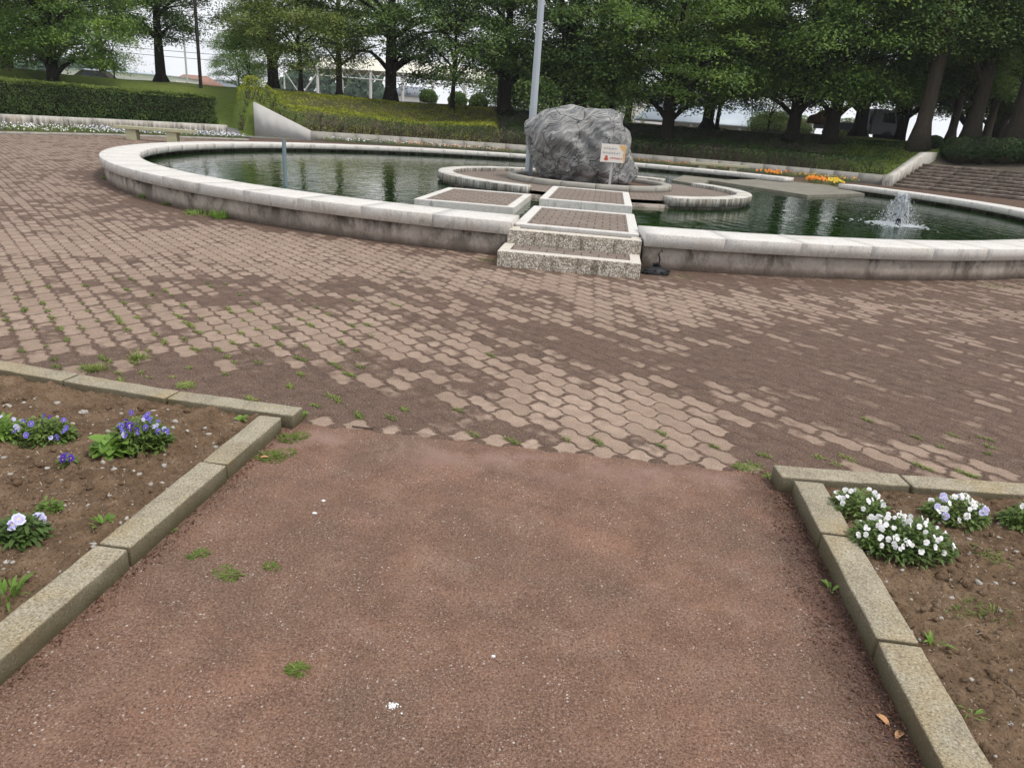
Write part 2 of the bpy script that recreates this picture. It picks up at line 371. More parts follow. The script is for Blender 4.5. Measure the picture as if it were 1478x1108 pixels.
def mat_leaf(name, cols, trans=.3, rough=.55, patch=None):
    """cols: dark, mid, light; random per leaf, plus drifting patches"""
    g = G(name); geo = g.n('NewGeometry'); ri = geo.outputs['Random Per Island']
    n = g.noise(geo.outputs['Position'], .7, 3)
    f = g.math('ADD', g.math('MULTIPLY', ri, .4), g.math('MULTIPLY', g.ramp(n, [(.36, 0.0), (.64, 1.0)]), .6))
    c = g.ramp(f, [(.1, cols[0]), (.5, cols[1]), (.9, cols[2])])
    if patch: c = g.mix(g.ramp(g.noise(geo.outputs['Position'], patch[1], 4, .6), [(patch[2], 0.0), (patch[3], .9)]), c, patch[0])
    g.set(g.b.inputs['Base Color'], c); g.b.inputs['Roughness'].default_value = rough; g.b.inputs['Specular IOR Level'].default_value = .25
    t = g.n('BsdfTranslucent', {'Color': g.mix(.5, c, (.2, .3, .03), 'ADD')})
    ms = g.n('MixShader', {0: trans, 1: g.b.outputs[0], 2: t.outputs[0]})
    g.t.links.new(ms.outputs[0], g.out.inputs[0])
    return g.m
def mat_bark(name, a, b, sc=(7, 7, 1.2)):
    g = G(name); v = g.pos(sc, obj=True); n = g.noise(v, 2.2, 7, .75, .4); f = g.noise(g.pos(obj=True), 25, 3)
    c = g.ramp(n, [(.3, a), (.7, b)])
    return g.fin(c, .95, g.bump(g.math('ADD', n, g.math('MULTIPLY', f, .3)), 1.0, .05), .1)
def mat_petal(name, edge, mid, eye=(.75, .55, .03)):
    g = G(name); r = g.attr('rad')
    c = g.ramp(r, [(.0, eye), (.16, eye), (.24, mid), (.55, mid), (.95, edge)])
    c = g.mix(g.math('MULTIPLY', g.n('NewGeometry').outputs['Random Per Island'], .35), c, edge)
    return g.fin(c, .6, None, .2)

M = dict(
    ground=mat_ground(), joint=mat_joint(), paver=mat_paver(), asphalt=mat_asphalt(), soil=mat_soil(), kerb=mat_kerb(),
    granite=mat_granite(), granite_far=mat_granite_far(), basin=mat_basin(), aggregate=mat_aggregate(), deck=mat_deck(),
    water=mat_water(), rock=mat_rock(),
    bark=mat_bark('dark_bark', (.012, .01, .008), (.045, .037, .03)),
    bark2=mat_bark('fibrous_bark', (.03, .024, .018), (.12, .098, .076), (14, 14, .7)),
    leafdark=mat_leaf('leaf_dark', ((.038, .08, .026), (.082, .145, .036), (.15, .22, .05)), .28),
    leafmid=mat_leaf('leaf_mid', ((.055, .11, .026), (.11, .19, .04), (.21, .30, .06)), .3),
    leafolive=mat_leaf('leaf_olive', ((.085, .12, .03), (.14, .18, .045), (.21, .25, .07)), .27),
    leaflight=mat_leaf('leaf_light', ((.07, .13, .03), (.11, .19, .045), (.17, .26, .07)), .3),
    azalea=mat_leaf('azalea_leaf', ((.15, .19, .022), (.29, .315, .034), (.42, .415, .06)), .24, patch=((.2, .15, .11), 1.1, .66, .76)),
    azdarkshade=mat_leaf('shrub_dark_shaded', ((.014, .033, .01), (.026, .055, .015), (.042, .082, .021)), .14),  # darker shrub green, with the trees' shade also put into the leaf colour
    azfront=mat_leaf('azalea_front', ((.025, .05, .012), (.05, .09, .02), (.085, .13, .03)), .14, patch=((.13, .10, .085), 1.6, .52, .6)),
    hedge=mat_leaf('hedge_leaf', ((.022, .045, .012), (.048, .088, .022), (.09, .145, .034)), .14, patch=((.08, .055, .035), 1.1, .68, .8)),
    innertwig=plain('inner_twigs', (.02, .02, .011), .95), twig=plain('twig_brown', (.07, .048, .033), .9),
    pansyleaf=mat_leaf('pansy_leaf', ((.06, .105, .028), (.115, .18, .045), (.22, .28, .08)), .25),
    weedleaf=mat_leaf('weed_leaf', ((.11, .2, .035), (.17, .29, .055), (.25, .38, .09)), .3),
    tuft=mat_leaf('tuft_blade', ((.085, .125, .025), (.15, .205, .042), (.27, .31, .09)), .22),
    metal=plain('galvanised_steel', (.42, .46, .5), .42, .35, .08, 3),
    darkmetal=plain('dark_iron', (.02, .02, .022), .5, .3),
    bluepipe=plain('blue_grey_pipe', (.2, .26, .29), .5, .2),
    stair=mat_stair(), white=plain('white_paint', (.72, .72, .72), .5, 0, .06, 2),
    slabm=plain('stained_slab', (.2, .185, .15), .9, 0, .45, 2.5), concrete=plain('grey_concrete', (.33, .315, .28), .9, 0, .35, 3),
    palecon=plain('pale_concrete', (.5, .49, .47), .9, 0, .15, 2), benchm=plain('mossy_bench_stone', (.40, .39, .26), .9, 0, .25, 5),
    pebble=plain('pale_pebble', (.36, .335, .3), .85, 0, .65, 25),
    straw=mat_leaf('dry_straw', ((.2, .15, .1), (.34, .27, .19), (.5, .43, .33)), .1), violaleaf=mat_leaf('viola_leaf', ((.09, .14, .045), (.16, .225, .07), (.28, .34, .13)), .25), litter=mat_leaf('dry_litter', ((.06, .028, .02), (.14, .065, .042), (.3, .19, .12)), .1),
    deadleaf=plain('dead_leaf', (.48, .26, .13), .8, 0, .35, 40),
    lane=plain('grey_lane', (.17, .165, .165), .95, 0, .25, 4),
    pole=plain('dark_pole', (.035, .03, .028), .8),
    palepole=plain('pale_pole', (.42, .42, .42), .8),
    canvas=plain('cream_canvas', (.72, .70, .6), .8, 0, .05, 1),
    roofblue=plain('pale_metal_roof', (.42, .48, .55), .5, .1, .08, 2),
    wallw=plain('white_wall', (.7, .69, .66), .85, 0, .08, 1.5),
    roofred=plain('red_tile_roof', (.3, .17, .13), .9, 0, .2, 4),
    roofgrey=plain('grey_tile_roof', (.2, .22, .25), .9, 0, .2, 4),
    glass=plain('dark_glass', (.02, .025, .03), .08, 0, .1, 1),
    truck=plain('truck_shaded_grey', (.13, .135, .15), .5, .1, .06, 2),  # grey made darker; the shade under the trees is in the colour
    tyre=plain('black_rubber', (.015, .015, .015), .8),
    brownsoil=plain('heap_soil', (.16, .095, .05), .95, 0, .4, 6),
    sign=plain('sign_board', (.74, .70, .64), .6, 0, .05, 6),
    ink=plain('faded_ink', (.38, .38, .42), .7), redink=plain('red_print', (.5, .1, .07), .7),
    orange=plain('orange_print', (.72, .42, .16), .7, 0, .1, 6),
    greennet=plain('green_netting', (.25, .42, .36), .8),
    hill=plain('far_trees_hazed', (.07, .115, .075), .95, 0, .4, .12),  # distance haze is mixed into this green as a grey-blue tint
    foam=None)
g = G('white_water'); g.fin((.86, .9, .94), .15, None, .5); g.b.inputs['Transmission Weight'].default_value = .35; g.b.inputs['IOR'].default_value = 1.2; M['foam'] = g.m

PET = dict(
    blue=mat_petal('petal_violet_blue', (.20, .18, .62), (.09, .05, .40)),
    purple=mat_petal('petal_deep_violet', (.12, .05, .45), (.045, .012, .22)),
    pale=mat_petal('petal_pale_lilac', (.66, .66, .86), (.36, .34, .74)),
    white=mat_petal('petal_white', (.84, .84, .84), (.80, .79, .84)),
    orange=mat_petal('petal_orange', (.8, .28, .03), (.75, .2, .02)),
    yellow=mat_petal('petal_yellow', (.8, .62, .08), (.75, .5, .04)))

# ------------------------------------------------------------------ site geometry
PX, PY = 1.5, 19.7                       # centre of the round plaza and pool
AX = R_(-6.1)                            # the path and the stepping decks run along this turned axis
ua = Vector((math.cos(AX), math.sin(AX), 0)); va = Vector((-math.sin(AX), math.cos(AX), 0))
def sm(x, a, b):
    t = np.clip((np.asarray(x, float) - a) / (b - a), 0, 1); return t * t * (3 - 2 * t)
WA = (PX + 23.55 * math.cos(R_(123.35)), PY + 23.55 * math.sin(R_(123.35))); WB = (-14.35, 39.3)   # ends of the sloping wall
def wshift(th):
    """how far the sloping wall stands outside the plaza circle at this bearing"""
    dx, dy = WB[0] - WA[0], WB[1] - WA[1]; nx, ny = dy, -dx; c = nx * (WA[0] - PX) + ny * (WA[1] - PY); t = np.radians(np.clip(th, 123.35, 130.2))
    return c / (nx * np.cos(t) + ny * np.sin(t)) - 23.55
def terr(x, y):
    x = np.asarray(x, float); y = np.asarray(y, float)
    dx, dy = x - PX, y - PY; R = np.hypot(dx, dy); th = np.degrees(np.arctan2(dy, dx)); th = np.where(th < -110, th + 360, th)
    Rt = R; R = R - wshift(th) * (th > 123) * (th < 140)
    thl = th + .40 * np.clip(R - 23.5, 0, 32)
    zc = .36 * sm(R, 23.65, 24.1) + (2.2 - .3 * (1 - sm(th, 86, 100))) * sm(R, 24.2, 33.5)
    zc = zc + 1.5 * sm(thl, 124.2, 128.9) * (1 - sm(R, 25, 33)) * sm(R, 23.85, 24.5)
    zl = .25 * sm(R, 23.65, 25) + 2.45 * sm(R, 31.5, 45) - 1.6 * sm(R, 60, 140)
    zr = 1.05 * sm(R, 23.3, 27.6) + 1.35 * sm(R, 28.5, 35)
    wl = sm(thl, 129.35, 129.95); wr = 1 - sm(th, 44.5, 47.5)
    z = zc * (1 - wl) * (1 - wr) + zl * wl * (1 - sm(th, 185, 215)) + zr * wr * sm(th, -30, 0)
    wob = .12 * np.sin(x * .31 + 1.3) * np.sin(y * .27) + .06 * np.sin(x * .9) * np.sin(y * 1.1 + 2)
    z = z + wob * sm(R, 27, 36)
    return np.where(Rt < 23.3, -.05, np.where(R < 23.3, .0, z))
def tz(x, y): return float(terr(x, y))
def pol(R, th): return PX + R * math.cos(R_(th)), PY + R * math.sin(R_(th))
def px(xp, Y):
    """ground point at depth Y that the photograph shows in pixel column xp"""
    x = (xp - 739) / 1036.6 * Y
    for _ in range(6):
        z = tz(x, Y); d = Vector((x, Y, z - CH)); zf = d.dot(fw)
        x += (xp - (739 + 1036.6 * d.dot(rt) / zf)) * zf / 1036.6
    return x, Y, tz(x, Y)

# ground: one sheet out to the horizon
rr = np.concatenate([[0, 10, 18, 22.5, 23.0, 23.29, 23.31], np.arange(23.6, 50, .45), 50 * 1.06 ** np.arange(1, 72)])
tt = np.radians(np.linspace(-180, 180, 721)[:-1])
Rg, Tg = np.meshgrid(rr[1:], tt, indexing='ij')
X = PX + Rg * np.cos(Tg); Y = PY + Rg * np.sin(Tg); Z = terr(X, Y)
Vg = np.concatenate([[[PX, PY, -.05]], np.stack([X, Y, Z], -1).reshape(-1, 3)])
nT = len(tt); nR = len(rr) - 1
i = (np.arange(nR - 1)[:, None] * nT + np.arange(nT)[None, :]); j = np.arange(nR - 1)[:, None] * nT + (np.arange(nT)[None, :] + 1) % nT
Fq = np.stack([i, i + nT, j + nT, j], -1).reshape(-1, 4) + 1
Ft = np.stack([np.zeros(nT, int), 1 + np.arange(nT), 1 + (np.arange(nT) + 1) % nT], -1)
me = raw('ground', Vg, [Fq, Ft], True)
thd = np.degrees(Tg); thd = np.where(thd < -110, thd + 360, thd)
bare = (1 - sm(thd, 44, 49)) * .9 + .55 * sm(thd, 48, 60) * (1 - sm(thd, 120, 128)) * (1 - sm(Rg, 34, 40)) + .9 * (1 - sm(Rg, 23.4, 24.6))
bare = np.maximum(bare, .95 * sm(Rg, 35, 40) * (1 - sm(thd, 112, 120)))
fattr(me, 'bare', np.concatenate([[1], bare.ravel()]))
tag(link('ground', me, M['ground']), kind='structure')

# plaza bed under the pavers
n = 160; a = np.linspace(0, 2 * np.pi, n, endpoint=False)
me = raw('plaza', np.stack([PX + 23.3 * np.cos(a), PY + 23.3 * np.sin(a), np.full(n, -.0008)], -1), [np.arange(n)[None, :]])
tag(link('plaza', me, M['joint']), kind='structure')

# ------------------------------------------------------------------ pavers
U = .18 / math.sqrt(2); Lp = 2 * U
ang0 = R_(-49.7); dd = np.array([math.cos(ang0), math.sin(ang0)]); nn = np.array([-math.sin(ang0), math.cos(ang0)])
O0 = np.array([-.60, 3.355])
def tz_(t): return np.clip(1.75 * np.sin(2 * np.pi * t), -1, 1) * (.72 + .28 * np.abs(np.sin(2 * np.pi * t)))
def outline(half):
    Ln = U if half else Lp; g = .0036; am = .0088; m = 11 if half else 21
    t = np.linspace(0, 1, m)
    bot = np.stack([t * Ln, am * tz_(t * Ln / U)], -1)
    top = bot[::-1] + [0, U]
    e = np.linspace(0, 1, 9)[1:-1]
    rgt = np.stack([Ln + am * tz_(e), e * U], -1)
    lft = np.stack([am * tz_(e), e * U], -1)[::-1]
    P = np.concatenate([bot, rgt, top, lft]); c = np.array([Ln / 2, U / 2])
    return (P - c) * np.array([1 - 2 * g / Ln, 1 - 2 * g / U]), c, np.array([1 - 2 * .024 / Ln, 1 - 2 * .024 / U])
regs = [  # where soil has washed over the stones: x, y, radius x, radius y, amount
    (-2.4, 3.9, 1.7, .55, .55), (-1.1, 3.7, .9, .4, .85), (2.6, 5.0, 1.6, 1.1, .75), (3.0, 3.8, 1.6, .7, .35), (.2, 5.2, .9, .4, .7), (4.6, 6.2, 2.4, 1.0, .5), (1.6, 4.7, .5, .5, .45), (1.3, 3.3, .35, .3, .5), (-.3, 4.4, .5, .3, .3),
    (-2.2, 6.1, 1.6, .5, .45), (-.9, 6.6, 1.2, .4, .35), (-5.5, 10.8, 1.6, 1.2, .45), (-8.3, 14.8, 1.5, 1.6, .5), (3.6, 8.1, 4.0, .5, .6), (-3.5, 9.9, 2.5, .5, .3),
    (.35, 3.95, .8, .4, -.5), (.85, 3.6, .6, .3, -.35), (-1.0, 5.0, 1.2, .6, -.2), (-1.8, 8.2, 2.2, 1.0, -.3), (-4.5, 7.6, 2, 1.3, -.22), (1.4, 6.9, 1.3, .5, -.2), (-6, 13, 2, 2, -.2), (.1, 3.47, 1.2, .09, .45)]
def region(x, y):
    s = .40
    for (cx, cy, sx, sy, am) in regs: s = s + am * math.exp(-((x - cx) / sx) ** 2 - ((y - cy) / sy) ** 2)
    R = math.hypot(x - PX, y - PY); s += .55 * math.exp(-((R - 11.15) / .35) ** 2)
    return s
Vs, Fs, At = [], {}, {'rnd': [], 'reg': [], 'edge': []}
OUT = {h: outline(h) for h in (0, 1)}
off = 0; paver_centres = []
for jr in range(-20, 330):
    for ir in range(-240, 260):
        k = ir - jr
        if (ir - jr) % 2: continue
        if k > 0: continue
        half = 1 if k == 0 else 0
        base = O0 + dd * (ir - .5) * U + nn * (jr - .5) * U
        c = base + dd * (U if not half else U / 2) + nn * U / 2
        x, y = c
        if y < 2.9 or y > 33 or abs(x) > .8 * y + 1.6 or x < -19 or x > 15: continue
        R = math.hypot(x - PX, y - PY)
        if R < 11.02 or R > 20.1: continue
        if -1.0 < (x - .55) * 1 and x < 1.6 and y > 7.95 and y < 9: continue
        if y > 17 and x > -6: continue
        P, cc, ins = OUT[half]
        m = len(P)
        th = rng.normal(0, .012); ct, st_ = math.cos(th), math.sin(th)
        Pr = P @ np.array([[ct, st_], [-st_, ct]])
        def W(Q): return c[None, :] + Q[:, :1] * dd[None, :] + Q[:, 1:] * nn[None, :]
        z0 = .00012 + abs(rng.normal(.0001, .0001)); tx, ty = rng.normal(0, .0003, 2)
        o1 = W(Pr * .992); o2 = W(Pr * ins); o0 = W(Pr)
        def Zt(Q): return z0 + (Q[:, 0] - x) * tx + (Q[:, 1] - y) * ty
        V = np.concatenate([np.c_[o0, Zt(o0) * 0 - .004], np.c_[o0, Zt(o0) * 0], np.c_[o1, Zt(o1)], np.c_[o2, Zt(o2)]])
        Vs.append(V); q = np.arange(m); q2 = (q + 1) % m
        for r_ in range(3):
            Fs.setdefault(4, []).append(np.stack([q + r_ * m, q2 + r_ * m, q2 + (r_ + 1) * m, q + (r_ + 1) * m], -1) + off)
        Fs.setdefault(m, []).append((q + 3 * m)[None, :] + off)
        At['edge'].append(np.concatenate([np.zeros(3 * m), np.ones(m)]))
        At['rnd'].append(np.full(4 * m, rng.random())); At['reg'].append(np.full(4 * m, region(x, y) - (.6 if half else 0)))
        if y < 9: paver_centres.append((x, y))
        off += len(V)
me = raw('paving', np.concatenate(Vs), [np.concatenate(f) for f in Fs.values()])
for k_, v_ in At.items(): fattr(me, k_, np.concatenate(v_))
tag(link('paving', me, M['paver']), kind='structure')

# ------------------------------------------------------------------ red asphalt path
def path_edge_y(x): return 3.30 - .082 * x
xs = np.linspace(-1.36, 1.42, 60)
top = np.array([(x, path_edge_y(x) - .045 + .012 * math.sin(x * 23) + .01 * math.sin(x * 51)) for x in xs])
me = raw('path', np.concatenate([np.c_[top, np.full(60, .0012)], np.c_[xs * 1.0 - .25, np.full(60, -6.0), np.full(60, .0012)]]), [np.stack([np.arange(59), np.arange(59) + 60, np.arange(59) + 61, np.arange(59) + 1], -1)[:, ::-1]])
tag(link('path', me, M['asphalt']), kind='structure')

# ------------------------------------------------------------------ flower beds: soil and kerbs
def bed_z(x, y):
    v = Vector((x, y, 0))
    return .045 + .02 * noise.noise(v * 2.2) + .016 * noise.noise(v * 7) + .018 * abs(noise.noise(v * 17)) + .016 * noise.noise(v * 36)
def soil_patch(x0, x1, y0, y1, edge, far):
    nx, ny = int((x1 - x0) / .011), int((y1 - y0) / .011)
    V = []
    for jy in range(ny + 1):
        for ix in range(nx + 1):
            y = y0 + (y1 - y0) * jy / ny; xa, xb = edge(y); x = xa + (xb - xa) * ix / nx
            y = y0 + (far(x) - y0) * jy / ny
            V.append((x, y, bed_z(x, y)))
    i = np.arange(ny)[:, None] * (nx + 1) + np.arange(nx)[None, :]
    return raw('bed_soil', V, [np.stack([i, i + 1, i + nx + 2, i + nx + 1], -1).reshape(-1, 4)], True)
def lf(x): return 3.265 + (x + 1.05) * -.145 + max(0, -1.9 - x) * .09
def lk(y): return -1.30 + .107 * (y - 1.5)     # foot of the left kerb
def rk(y): return 1.15 + .107 * (y - 1.46)
tag(link('flower_bed_soil', soil_patch(-4.6, -1.3, .6, 3.72, lambda y: (-4.6, min(lk(y) - .06, -1.16)), lambda x: lf(x) + .05), M['soil']), kind='structure')
tag(link('flower_bed_soil', soil_patch(1.2, 4.8, .6, 3.05, lambda y: (rk(y) + .06, 4.8), lambda x: 3.03), M['soil']), kind='structure')

def kerb_stone(p, q, w, h, label, side, seed):
    """rounded concrete kerb from p to q (2D), width w to the given side"""
    p, q = Vector(p), Vector(q); d = (q - p); ln = d.length - .014; d.normalize(); nrm = Vector((-d.y, d.x)) * side
    bm = bmesh.new(); mid = (p + q) / 2 + nrm * w / 2
    bm_box(bm, (0, 0, 0), (ln, w, h + .12), bev=.008, seg=2)
    bmesh.ops.subdivide_edges(bm, edges=[e for e in bm.edges if e.calc_length() > .3], cuts=14)
    for v in bm.verts:
        wv = Vector((v.co.x + seed * 3.1, v.co.y, v.co.z))
        v.co += Vector((0, noise.noise(wv * 9) * .003, noise.noise(wv * 13 + Vector((5, 0, 0))) * .003))
    o = link('kerb_stone', from_bm('kerb_stone', bm, True), M['kerb'], loc=(mid.x, mid.y, h - (h + .12) / 2 + random.uniform(-.003, .003)), rz=math.atan2(d.y, d.x) + random.uniform(-.006, .006))
    o['label'] = label; o['category'] = 'kerb stone'; o['group'] = 'kerb stones round the flower beds'
    return o
KW, KH = .115, .078
ys = [0.15, .79, 1.43, 2.05, 2.70, 3.24]
lab = ['stained kerb block of left bed just below the picture edge', 'stained kerb block of left bed beside the path, cut by the lower picture edge', 'long stained kerb block of left bed beside the pale pansy', 'stained kerb block of left bed level with the dark soil gap, before the last block', 'stained kerb block of left bed butting against the corner stone near the weeds']
for a_, b_, l_ in list(zip(ys[:-1], ys[1:], lab))[1:]:
    kerb_stone((lk(a_), a_), (lk(b_), b_), KW, KH, l_, 1, a_)
def lf(x): return 3.265 + (x + 1.05) * -.145 + max(0, -1.9 - x) * .09
for a_, b_, l_ in [(-1.75, -1.065, 'kerb stone at the corner of left bed, yellow stained at its end'), (-2.36, -1.75, 'pale kerb stone along far edge of left bed behind the violet pansies'), (-2.97, -2.36, 'kerb stone along far edge of left bed at the left picture edge'), (-3.6, -2.97, 'kerb stone along far edge of left bed, mostly outside the picture')][:3]:
    kerb_stone((a_, lf(a_)), (b_, lf(b_)), KW, KH, l_, 1, a_)
ys = [.62, 1.24, 1.87, 2.50, 2.965]
for a_, b_, l_ in zip(ys[:-1], ys[1:], ['kerb block of right bed below the picture edge', 'kerb block of right bed with a whitish scuff, beside the curled dead leaf', 'kerb block of right bed with a green sprig at its foot', 'kerb block of right bed beside the white violas, meeting the corner']):
    if a_ < .7: continue
    kerb_stone((rk(a_) , a_), (rk(b_), b_), KW + .015, KH, l_, -1, a_ + 9)
for a_, b_, l_ in [(1.255, 1.86, 'kerb stone at the corner of right bed behind the white violas'), (1.86, 2.47, 'kerb stone along far edge of right bed behind the lilac pansy'), (2.47, 3.08, 'kerb stone along far edge of right bed at the right picture edge')]:
    kerb_stone((a_, 2.972), (b_, 2.972 + .01), KW + .01, KH, l_, 1, a_ + 5)

# ------------------------------------------------------------------ the round pool
pool = tag(empty('fountain_pool', (PX, PY, 0)), 'round stone pool of green water with pale granite rim and stained wall', 'pool')
RC, RI, ZT = 11.15, 10.45, .425
segs = [(-90.35, 31.5), (43.0, 261.4)]         # gaps: stepping decks at the front, slab at the back right
cop_prof = [(.0, .27), (.0, .414), (-.005, .421), (-.014, ZT), (RI - RC + .02, ZT), (RI - RC, .41), (RI - RC, .285), (RI - RC + .05, .262)]
for (a0, a1) in segs:
    nb = int(round(math.radians(a1 - a0) * 11 / .95)); stp = (a1 - a0) / nb; parts = []
    for b in range(nb):
        parts.append(arc_sweep([(p[0] + 0, p[1] + 0) for p in cop_prof], RC, a0 + b * stp + .012, a0 + (b + 1) * stp - .012, 5))
    V, F = merge(parts)
    V[:, 2] += .002 * np.sin(V[:, 0] * 3.1) * np.sin(V[:, 1] * 2.3)
    o = link('coping', raw('coping', V, F), M['granite'], pool)
parts = [arc_sweep([(-.06, -.04), (-.06, .272), (-.30, .272), (-.30, -.04)], RC, a0 + .03, a1 - .03, int(abs(a1 - a0))) for a0, a1 in segs]
V, F = merge(parts); link('basin_wall', raw('basin_wall', V, F), M['basin'], pool)
n = 128; a = np.linspace(0, 2 * np.pi, n, endpoint=False)
me = raw('pool_water', np.stack([PX + 10.86 * np.cos(a), PY + 10.86 * np.sin(a), np.full(n, .19)], -1), [np.arange(n)[None, :]])
tag(link('pool_water', me, M['water']), kind='structure')

# stepping decks and steps
def fr(u, v, z=0.0):
    """point in the turned frame whose origin is the front of the steps"""
    p = Vector((.52, 7.97, 0)) + ua * u + va * v; return Vector((p.x, p.y, z))
def deck(name, u0, u1, v0, v1, zt, zb, label, cat='stepping deck', agg='granite', fw_=.13, group='paved stepping decks over the water'):
    t = tag(empty(name, fr((u0 + u1) / 2, (v0 + v1) / 2, 0), AX), label, cat, group)
    hx, hy = (u1 - u0) / 2, (v1 - v0) / 2; bm = bmesh.new(); h = zt - zb
    for c, s in (((0, -hy + fw_ / 2, zb + h / 2), (2 * hx, fw_, h)), ((0, hy - fw_ / 2, zb + h / 2), (2 * hx, fw_, h)),
                 ((-hx + fw_ / 2, 0, zb + h / 2), (fw_, 2 * (hy - fw_) - .004, h)), ((hx - fw_ / 2, 0, zb + h / 2), (fw_, 2 * (hy - fw_) - .004, h))):
        bm_box(bm, c, s, bev=.012, seg=2)
    link('frame', from_bm('frame', bm), M[agg], t)
    link('deck_paving', box_me('deck_paving', (0, 0, zt - .07), (2 * (hx - fw_) - .006, 2 * (hy - fw_) - .006, .12)), M['deck'], t)
    return t
st = tag(empty('entry_steps', fr(0, 0), AX), 'two broad aggregate steps leading from the plaza onto the pool decks', 'steps')
def step(name, u0, u1, v0, v1, zt, zb):
    bm = bmesh.new(); cx, cy = (u0 + u1) / 2, (v0 + v1) / 2
    fwid = .16
    bm_box(bm, (cx, v0 + fwid / 2, (zt + zb) / 2), (u1 - u0, fwid, zt - zb), bev=.016, seg=3)
    for uu in (u0 + .06, u1 - .06): bm_box(bm, (uu, (v0 + fwid + v1) / 2 + .002, (zt + zb) / 2), (.12, v1 - v0 - fwid, zt - zb), bev=.01, seg=2)
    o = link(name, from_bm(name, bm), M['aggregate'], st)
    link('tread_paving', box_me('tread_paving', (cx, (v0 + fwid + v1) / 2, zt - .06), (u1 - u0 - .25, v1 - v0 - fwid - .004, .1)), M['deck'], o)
step('lower_step', -.80, .80, 0, .62, .175, -.03)
step('upper_step', -.78, .81, .63, .93, .335, -.03)
deck('stepping_deck', -.74, .79, .96, 3.28, .365, .06, 'paved stepping deck nearest the steps, brown setts in a pale frame')
deck('stepping_deck', -.76, .79, 4.34, 7.3, .385, .06, 'paved stepping deck that reaches the boulder island')
deck('stepping_deck', -2.66, -1.06, 3.4, 5.95, .30, .06, 'paved stepping deck set aside to the left over the water')

# boulder island
IX, IY = 1.55, 17.75
isl = tag(empty('boulder_island', (IX, IY, 0)), 'round paved island with granite kerb ring in the middle of the pool', 'island')
prof = [(0, .24), (0, .385), (-.02, .41), (-.33, .41), (-.35, .39), (-.35, .24)]
for a0, a1 in ((-84 + 14, 34), (52, 129), (129.6, 360 - 116)):
    nb = max(3, int((a1 - a0) / 14)); stp = (a1 - a0) / nb
    V, F = merge([arc_sweep(prof, 3.66, a0 + b * stp + .03, a0 + (b + 1) * stp - .03, 6, (IX, IY)) for b in range(nb)])
    V[:, :2] -= (IX, IY); link('kerb_ring', raw('kerb_ring', V, F), M['granite_far'], isl)
V, F = arc_sweep([(-.09, .0), (-.09, .248), (-.3, .248), (-.3, .0)], 3.66, 0, 360, 90, (0, 0), False); link('ring_wall', raw('ring_wall', V, F), M['basin'], isl)
n = 72; a = np.linspace(0, 2 * np.pi, n, endpoint=False)
link('island_paving', raw('island_paving', np.stack([3.4 * np.cos(a), 3.4 * np.sin(a), np.full(n, .315)], -1), [np.arange(n)[None, :]]), M['deck'], isl)
V, F = merge([arc_sweep([(0, .30), (0, .425), (-.02, .44), (-.2, .44), (-.22, .42), (-.22, .30)], 1.95, k * 22.5 + .2, k * 22.5 + 22.3, 5, (-.08, .12)) for k in range(16)])
link('plinth_ring', raw('plinth_ring', V, F), M['concrete'], isl)
link('plinth_soil', raw('plinth_soil', np.stack([-.08 + 1.76 * np.cos(a), .12 + 1.76 * np.sin(a), np.full(n, .34)], -1), [np.arange(n)[None, :]]), M['joint'], isl)

# boulder: outline of the real stone, rounded in depth
pts = [(125, 300), (128, 430), (160, 580), (230, 760), (300, 870), (450, 905), (620, 915), (900, 930), (1030, 940), (1235, 945), (1305, 880), (1315, 770), (1265, 670), (1250, 580), (1240, 430), (1215, 365), (1145, 300), (1085, 190), (1000, 142), (900, 128), (760, 122), (640, 100), (540, 92), (400, 112), (300, 152), (230, 205), (150, 255)]
S = 1 / 7.385 / 1036.6 * 17.9
cx0, cy0 = 690, 560
pa = np.array([((x - cx0) * S, -(y - cy0) * S) for x, y in pts]); ct, s_ = math.cos(ROLL), math.sin(ROLL)
pa = pa @ np.array([[ct, s_], [-s_, ct]])     # take out the camera's roll
ph = np.arctan2(pa[:, 1], pa[:, 0]); pr = np.hypot(pa[:, 0], pa[:, 1]); o_ = np.argsort(ph); ph, pr = ph[o_], pr[o_]
phx = np.concatenate([ph - 2 * np.pi, ph, ph + 2 * np.pi]); prx = np.concatenate([pr, pr, pr])
bm = bmesh.new(); bmesh.ops.create_icosphere(bm, subdivisions=6, radius=1)
for v in bm.verts:
    d = v.co.copy(); rho = math.hypot(d.x, d.z); phi = math.atan2(d.z, d.x); rad = float(np.interp(phi, phx, prx))
    q = rho ** .62 if rho > 0 else 0           # fuller than an ellipsoid
    x, z = rad * q * math.cos(phi), rad * q * math.sin(phi)
    y = math.copysign(abs(d.y) ** .85, d.y) * (.98 + .1 * math.sin(3 * phi))
    p = Vector((x, y, z)); front = max(0, -d.y)
    # slabs and hollows on the face
    p += d * (.11 * noise.noise(p * 1.3) + .06 * noise.noise(p * 3.1) + .03 * noise.noise(p * 7.3))
    rid = 1 - abs(noise.noise(Vector((p.x * 1.1 + p.z * .8, p.y, p.z * 1.1 - p.x * .5)) * 1.7))
    p.y -= front * (.16 * rid - .1)
    if p.x > .62: p.y += front * (p.x - .62) * .9          # flat facet falling back on the right shoulder
    if p.z < -.25 and p.x < .5: p.y += front * (-.25 - p.z) * .35
    v.co = p
o = link('boulder', from_bm('boulder', bm, True), M['rock'], loc=(1.19, 17.95, 1.06)); o.scale = (.95, .95, .89)
tag(o, 'huge grey folded-schist boulder with white veins on the pool island', 'boulder')

